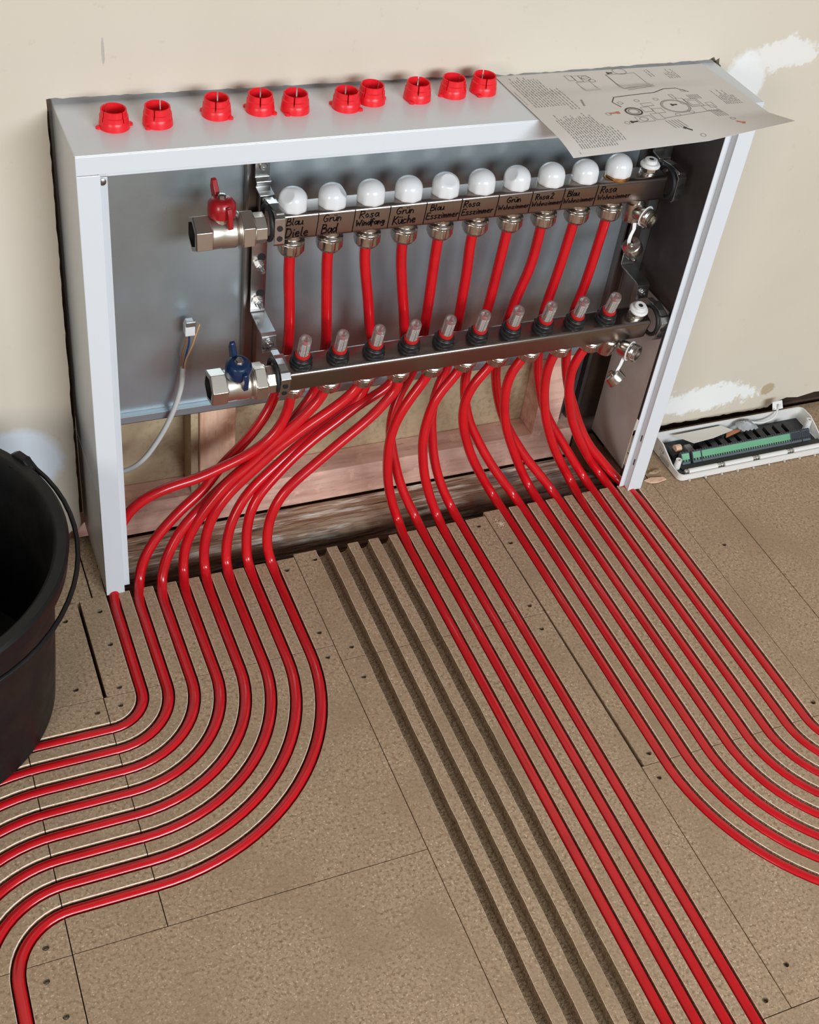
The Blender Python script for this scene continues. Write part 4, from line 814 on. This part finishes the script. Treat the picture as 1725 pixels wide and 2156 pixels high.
# screws sunk in the boards
sb = nb(); lathe(sb, (0, 0, -.0044), (0, 0, 1), [(.0028, 0), (.0030, .0012), (.0014, .0016), (.0012, .0006), (0, .0006)], n=10, cap=False)
s0 = obj('floor_screw', sb, m_zincdark, None)
SCL = ['dark screw beside the last curved pipe at the opening edge, nearer that pipe', 'dark screw beside the first empty groove at the opening edge', 'dark screw just above the short joint beside the outer curved pipe', 'dark screw next to the long seam above the joint, beside the first empty groove',
 'dark screw just below the short joint beside the outer curved pipe', 'dark screw below the joint beside the first empty groove', 'dark screw at the opening edge between the two pipe bundles', 'dark screw across the long seam from the one at the opening edge',
 'dark screw above the cross joint beside the fourth straight pipe', 'dark screw below the cross joint beside the fourth straight pipe', 'dark screw in the board corner where the long dark gap ends', 'dark screw just below the corner where the long dark gap ends',
 'lone dark screw in the plain board below the control box', 'dark screw at the frame edge above the cross joint beside the bending pipes', 'dark screw close to the bucket rim beside the cabinet foot', 'dark screw halfway down the narrow board between dark gap and innermost pipe',
 'dark screw beside the bucket above the joint of its board', 'dark screw above the joint inside the innermost pipe bend', 'dark screw below the joint closest to the bucket', 'dark screw below the joint inside the innermost pipe bend', 'dark screw in the open board beyond the four straight pipes',
 'dark screw close beside the fourth straight pipe near the bottom of the frame', 'dark screw inside the lowest pipe bend above its joint', 'dark screw inside the lowest pipe bend below its joint', 'small dark screw lowest of three inside the lowest pipe bend', 'dark screw directly below the foot of the cabinet post']
for i, (x, y) in enumerate(SCREWS):
    o = s0 if i == 0 else s0.copy()
    if i: COL.objects.link(o)
    o.location = (x, y, 0); tag(o, SCL[i], 'screw', 'screws sunk in the floorboards')

# grey cable hanging from the connector
cb_ = thing('power_cable', 'grey sheathed cable with white connector hanging before the steel back panel', 'cable', (.14, .142, .26))
bm = nb(); tube(bm, smooth_path(catmull([(.1420, .1330, .262), (.1390, .131, .235), (.1310, .130, .205), (.1170, .128, .172), (.1010, .126, .145), (.0840, .125, .122), (.0680, .125, .109), (.0500, .127, .103), (.030, .130, .100), (.012, .135, .099)], .005), 2), .0036, n=14); obj('sheath', bm, m_cable, cb_, smooth=80)
for m_, P in ((m_wireg, [(.1420, .1330, .260), (.1415, .1330, .285), (.1470, .1325, .305), (.1490, .132, .322)]), (m_wireb, [(.1430, .1330, .260), (.1460, .132, .283), (.1500, .132, .300), (.1500, .131, .322)]), (m_wirey, [(.1440, .1330, .260), (.1450, .131, .275), (.1540, .130, .298), (.1590, .130, .316), (.1635, .1295, .330)])):
    bm = nb(); tube(bm, smooth_path(catmull(P, .004), 2), .0013, n=8); obj('wire', bm, m_, cb_, smooth=80)
bm = nb(); extrude_poly(bm, [(.1430, .123, .318), (.1430, .123, .332), (.1455, .123, .3385), (.1545, .123, .3385), (.1560, .123, .330), (.1560, .123, .318)], (0, .012, 0)); obj('connector', bm, m_cap, cb_, smooth=0, bevel=.0008)
bm = nb(); box(bm, (.1440, .1215, .3330), (.1565, .1235, .3400)); obj('connector_lever', bm, m_zinc, cb_, smooth=0, bevel=.0004)

# ------------------------------------------------------------ control box on the floor
CX = .913
cbx = thing('wiring_centre', 'open white heating control box with green terminal strip lying on the floor by the wall', 'control box', (1.06, .045, .0))
x0, x1, y0, y1 = CX, 1.212, -.004, .088
bm = nb(); zb = .0022
def rr(x0, x1, y0, y1, r, n=6):
    out = []
    for cx, cy, a0 in ((x1-r, y1-r, 0), (x0+r, y1-r, PI/2), (x0+r, y0+r, PI), (x1-r, y0+r, 1.5*PI)):
        for k in range(n+1): a = a0 + PI/2*k/n; out.append((cx + r*math.cos(a), cy + r*math.sin(a)))
    return out
O = rr(x0, x1, y0, y1, .010); I = rr(x0+.0022, x1-.0022, y0+.0022, y1-.0022, .008)
def htop(x, y):
    if y > .060: return .029
    if y < .022: return .0135
    return .0135 + (.0155) * (y-.022)/.038
n = len(O); vb = [bm.verts.new((x, y, zb)) for x, y in O]; vt = [bm.verts.new((x, y, htop(x, y))) for x, y in O]; it = [bm.verts.new((I[k][0], I[k][1], htop(*O[k]))) for k in range(n)]; ib = [bm.verts.new((x, y, zb + .002)) for x, y in I]
# extra points along the two short sides
for k in range(n):
    k2 = (k+1) % n
    a, b = O[k], O[k2]
    if abs(a[0]-b[0]) < 1e-6 and abs(a[1]-b[1]) > .03:
        prev = (vb[k], vt[k], it[k], ib[k])
        for q in range(1, 9):
            t_ = q/8
            if q < 8:
                y = a[1] + (b[1]-a[1])*t_; yi = I[k][1] + (I[k2][1]-I[k][1])*t_
                cur = (bm.verts.new((a[0], y, zb)), bm.verts.new((a[0], y, htop(a[0], y))), bm.verts.new((I[k][0], yi, htop(a[0], y))), bm.verts.new((I[k][0], yi, zb+.002)))
            else: cur = (vb[k2], vt[k2], it[k2], ib[k2])
            for j in range(3): bm.faces.new((prev[j], cur[j], cur[j+1], prev[j+1]))
            prev = cur
    else:
        bm.faces.new((vb[k], vb[k2], vt[k2], vt[k])); bm.faces.new((vt[k], vt[k2], it[k2], it[k])); bm.faces.new((it[k], it[k2], ib[k2], ib[k]))
bmesh.ops.contextual_create(bm, geom=[])
eb = [e_ for e_ in bm.edges if len(e_.link_faces) == 1]; bmesh.ops.holes_fill(bm, edges=eb, sides=0)
tray = obj('tray', bm, m_tray, cbx, smooth=30)
for fx, fy in ((x0+.012, y0+.010), (x1-.012, y0+.010), (x0+.012, y1-.010), (x1-.012, y1-.010)):
    bm = nb(); lathe(bm, (fx, fy, 0), (0, 0, 1), [(.003, 0), (.003, .0024)], n=12); obj('foot', bm, m_tray, tray)
for k in range(9):
    bm = nb(); fx = x0 + .018 + .0312*k; box(bm, (fx, y0 - .0045, .0018), (fx + .0013, y0 + .0005, .0052)); obj('clip_pin', bm, m_tray, tray, smooth=0)
for px_, py_ in ((x0+.010, .022), (x1-.010, .052)):
    bm = nb(); lathe(bm, (px_, py_, .004), (0, 0, 1), [(.0058, 0), (.0050, .021 if px_ < 1 else .026), (.0026, .021 if px_ < 1 else .026), (.0026, .012)], n=18, cap=False); obj('screw_post', bm, m_tray, tray)
bm = nb(); box(bm, (x0+.012, .0165, .0044), (x1-.006, .0840, .0062)); pcb = obj('circuit_board', bm, m_pcb, cbx, smooth=0)
bm = nb(); box(bm, (x0 + .004, y0+.003, .0044), (x1-.004, .0150, .0088)); box(bm, (x0+.015, .0120, .0066), (x1-.006, .0230, .0105)); obj('strain_relief_bed', bm, m_pcb, cbx, smooth=0)
cx_ = x0 + .022
for k in range(4):
    xx = x0 + .0200 + .0690*k; bm = nb()
    pr = [(y0+.0035, .0100), (y0+.0035, .0150), (y0+.0060, .0175), (y0+.0095, .0175), (y0+.0120, .0150), (y0+.0120, .0100)]
    extrude_poly(bm, [(xx, a, b) for a, b in pr], (.0560, 0, 0)); cl = obj('cable_clamp', bm, m_tray, cbx, smooth=0, bevel=.0015)
    for sx_2 in (-.004, .060):
        bm = nb(); lathe(bm, (xx + sx_2, y0 + .0080, .0085), (0, 0, 1), [(.0036, 0), (.0036, .006), (.0030, .0070), (.0012, .0070), (0, .0062)], n=14, cap=False); obj('clamp_screw', bm, m_zinc, cl)
def terminal(xa, xb, n, greentop=True, gm=None):
    bm = nb(); pr = [(.0225, .0062), (.0225, .0105), (.0245, .0130), (.0345, .0240), (.0372, .0252), (.0390, .0235), (.0390, .0062)]
    extrude_poly(bm, [(xa, a, b) for a, b in pr], (xb - xa, 0, 0)); t_ = obj('terminal_block', bm, m_greyterm, cbx, smooth=0)
    d = V((0, .0065, .0065)).normalized(); nn = V((0, -.740, .6727))
    bm = nb()
    a = [V((xx, .0252, .0138)) + nn*.0004 for xx in (xa+.001, xb-.001)]; b = [V((xx, .0340, .0235)) + nn*.0004 for xx in (xa+.001, xb-.001)]
    bm.faces.new([bm.verts.new(v) for v in (a[0], a[1], b[1], b[0])]); bmesh.ops.solidify(bm, geom=bm.faces[:], thickness=.0003); obj('terminal_face', bm, gm or m_green, t_, smooth=0)
    bm = nb()
    for k in range(n):
        xx = xa + (xb-xa)*(k+.5)/n; ww = (xb-xa)/n*.30
        vs = [(xx-ww, .0234, .0095), (xx+ww, .0234, .0095), (xx+ww, .0234, .0126), (xx-ww, .0234, .0126)]
        box(bm, (xx-ww, .0219, .0072), (xx+ww, .0226, .0102)); 
        vs = [V((xx-ww, .0248, .0133)), V((xx+ww, .0248, .0133)), V((xx+ww, .0272, .0160)), V((xx-ww, .0272, .0160))]
        bm.faces.new([bm.verts.new(v + nn*.0008) for v in vs])
        box(bm, (xx-ww, .0352, .0244), (xx+ww, .0368, .0254))
    obj('terminal_slots', bm, m_bore, t_, smooth=0)
terminal(x0+.0215, x0+.0370, 3); terminal(x0+.0425, x0+.0590, 3); terminal(x0+.0600, x0+.2380, 38); terminal(x0+.2385, x0+.2600, 5, gm=m_greyterm); terminal(x0+.2620, x0+.2780, 4, gm=m_greyterm)
for k in range(10):
    bm = nb(); xx = x0 + .0680 + .0195*k; box(bm, (xx, .0400, .0062), (xx + .0120, .0640, .0215)); obj('relay', bm, m_blackpl, cbx, smooth=0, bevel=.0006)
bm = nb(); box(bm, (x0+.0440, .0400, .0062), (x0+.0560, .0600, .0180)); obj('fuse_holder', bm, mat('grey_fuse_cover', (.35, .33, .32), .5), cbx, smooth=0, bevel=.001)
bm = nb(); box(bm, (x0+.0160, .0430, .0062), (x0+.0380, .0640, .0170)); tr = obj('transformer', bm, m_blackpl, cbx, smooth=0, bevel=.0006)
bm = nb(); lathe(bm, (x0+.0220, .0535, .0195), (1, 0, 0), [(.0062, 0), (.0062, .0105)], n=20); obj('coil', bm, mat('peach_coil_tape', (.75, .48, .33), .5), tr)
for k in range(4):
    bm = nb(); xx = x0 + .120 + .002*k; tube(bm, [V((xx, .052 + .0028*k, .0240)), V((xx+.018, .0555 + .0025*k, .0255)), V((xx+.033, .060+.001*k, .0245))], .0013, n=8); obj('copper_wire', bm, m_copper, cbx, smooth=60)
# card, film bag, tab
bm = nb(); extrude_poly(bm, [(.9430, .0760, .0275), (.9660, .0480, .0290), (1.0080, .0530, .0275), (1.0540, .0640, .0262), (1.0400, .0795, .0262)], (0, 0, .0007)); o = obj('printed_card', bm, m_card, None, smooth=0); tag(o, 'small cream printed card laid in the open control box', 'card')
bm = nb(); Pb = []
for i in range(13):
    row = []
    for j in range(9):
        u, v = i/12, j/8; r = .012 + .004*math.sin(i*2.1) * math.cos(j*1.7)
        row.append(bm.verts.new((1.066 + .034*u + .002*math.sin(j), .0560 + .024*v, .0270 + .009*math.sin(PI*u)*math.sin(PI*v) + .0018*math.sin(i*2.3 + j*1.9))))
    Pb.append(row)
for i in range(12):
    for j in range(8): bm.faces.new((Pb[i][j], Pb[i+1][j], Pb[i+1][j+1], Pb[i][j+1]))
bmesh.ops.solidify(bm, geom=bm.faces[:], thickness=.0006)
fb = obj('film_bag', bm, m_bag, None, smooth=60); tag(fb, 'crumpled clear film bag bulging over the rear of the control box', 'bag')
bm = nb(); tube(bm, smooth_path(catmull([(1.094, .070, .031), (1.108, .070, .026), (1.124, .071, .024), (1.142, .073, .027), (1.152, .078, .033), (1.154, .083, .036)], .004), 2), .0016, n=8); o = obj('white_tie', bm, m_plast, None, smooth=80); tag(o, 'curved white plastic tie lying inside the rear edge of the control box', 'tie')
bm = nb(); extrude_poly(bm, [(1.152, .0900, .0290), (1.151, .0960, .0420), (1.172, .0970, .0420), (1.174, .0905, .0290)], (0, .0012, 0)); box(bm, (1.160, .0885, .030), (1.164, .0905, .040)); o = obj('plastic_tab', bm, m_plast, None, smooth=0, bevel=.0004); tag(o, 'small white folded plastic tab standing behind the control box', 'tab')
# small type on the end wall of the tray
bm = nb()
def yz_stroke(pts, w): stroke(bm, pts, w, (CX - .0001, 0, 0), (0, -1, 0), (0, 0, 1), (-1, 0, 0), .0002)
for dy, s in ((-.064, '7'), (-.059, '7'), (-.053, 'B')):
    if s == '7': yz_stroke([(dy, .0200), (dy+.0030, .0200), (dy+.0015, .0145)], .0008)
    else: yz_stroke([(dy, .0145), (dy, .0200), (dy+.0025, .0195), (dy+.0022, .0175), (dy, .0172), (dy+.0028, .0168), (dy+.0026, .0148), (dy, .0145)], .0008)
for r in range(5):
    y = -.058 + .003*(r % 2)
    while y < -.030: l = random.uniform(.002, .005); yz_stroke([(y, .0118 - .0019*r), (y+l, .0118 - .0019*r)], .0006 if r < 2 else .0009); y += l + .0012
obj('printed_marks', bm, m_printd, tray, smooth=0)

# ------------------------------------------------------------ bucket
BC = (-.270, -.110)
bk = thing('mortar_bucket', 'large black rubber builders bucket standing on the floor beside the cabinet', 'bucket', (BC[0], BC[1], 0))
bm = nb(); lathe(bm, (BC[0], BC[1], .0005), (0, 0, 1), [(0, 0), (.170, 0), (.1785, .004), (.1830, .06), (.1930, .21), (.1965, .232), (.2080, .234), (.2100, .237), (.2105, .256), (.2130, .2600), (.2100, .2640), (.2000, .2640), (.1960, .2600), (.1900, .225), (.1790, .06), (.172, .010), (0, .008)], n=96, cap=False)
obj('bucket_body', bm, m_bucket, bk, smooth=40)
bm = nb(); ea = math.radians(31); c = V((BC[0], BC[1], 0)) + V((math.cos(ea), math.sin(ea), 0)) * .2080
rd = V((math.cos(ea), math.sin(ea), 0)); tg = V((-math.sin(ea), math.cos(ea), 0))
extrude_poly(bm, [c + tg*a + V((0, 0, z)) for a, z in ((-.022, .240), (-.018, .262), (-.008, .270), (.008, .270), (.018, .262), (.022, .240))], rd*.010); obj('handle_ear', bm, m_bucket, bk, smooth=30, bevel=.002)
bm = nb(); lathe(bm, c + V((0, 0, .258)) - rd*.012, rd, [(.0045, 0), (.0045, .026), (.003, .028)], n=14); 
HP = []
for k in range(33):
    a = ea + .02 - PI * k / 32; s = math.sin(PI*k/32); r = .2185 + .004*s; z = .256 - .020*s**2
    HP.append(V((BC[0] + r*math.cos(a), BC[1] + r*math.sin(a), z)))
tube(bm, [c + rd*.014 + V((0,0,.258))] + HP[1:], .0029, n=10)
obj('wire_handle', bm, m_zincdark if False else m_bucket, bk, smooth=50)

# debris at the foot of the far post
bm = nb(); extrude_poly(bm, [(.858, .0130, .0012), (.872, .0165, .0012), (.893, .0120, .0012), (.896, .0060, .0012), (.880, .0030, .0012), (.866, .0045, .0012)], (0, 0, .0022)); o = obj('wood_splinter', bm, m_stud, None, smooth=0, bevel=.0006); tag(o, 'flat pale wood splinter on the floor below the cabinet post', 'splinter')
bm = nb(); extrude_poly(bm, [(.874, .0260, .0010), (.889, .0300, .0010), (.899, .0270, .0010), (.886, .0230, .0010)], (.001, .001, .0030)); o = obj('wood_splinter', bm, m_board, None, smooth=0, bevel=.0005); tag(o, 'small brown wood chip between the post foot and the control box', 'splinter')
rnd = random.Random(3)
bm = nb()
for k in range(70):
    a = rnd.uniform(0, 2*PI); r = abs(rnd.gauss(0, .0045)); c = V((.588 + r*math.cos(a), -.0150 + r*math.sin(a), .0008)); d = V((rnd.uniform(-1, 1), rnd.uniform(-1, 1), rnd.uniform(.05, .5))).normalized() * rnd.uniform(.001, .003)
    tube(bm, [c, c + d*.5 + V((0, 0, .0004)), c + d], .00028, n=4)
o = obj('sawdust', bm, m_edge, None, smooth=0); tag(o, 'small tuft of raised wood fibres beside the long floor seam', 'sawdust', kind='stuff')
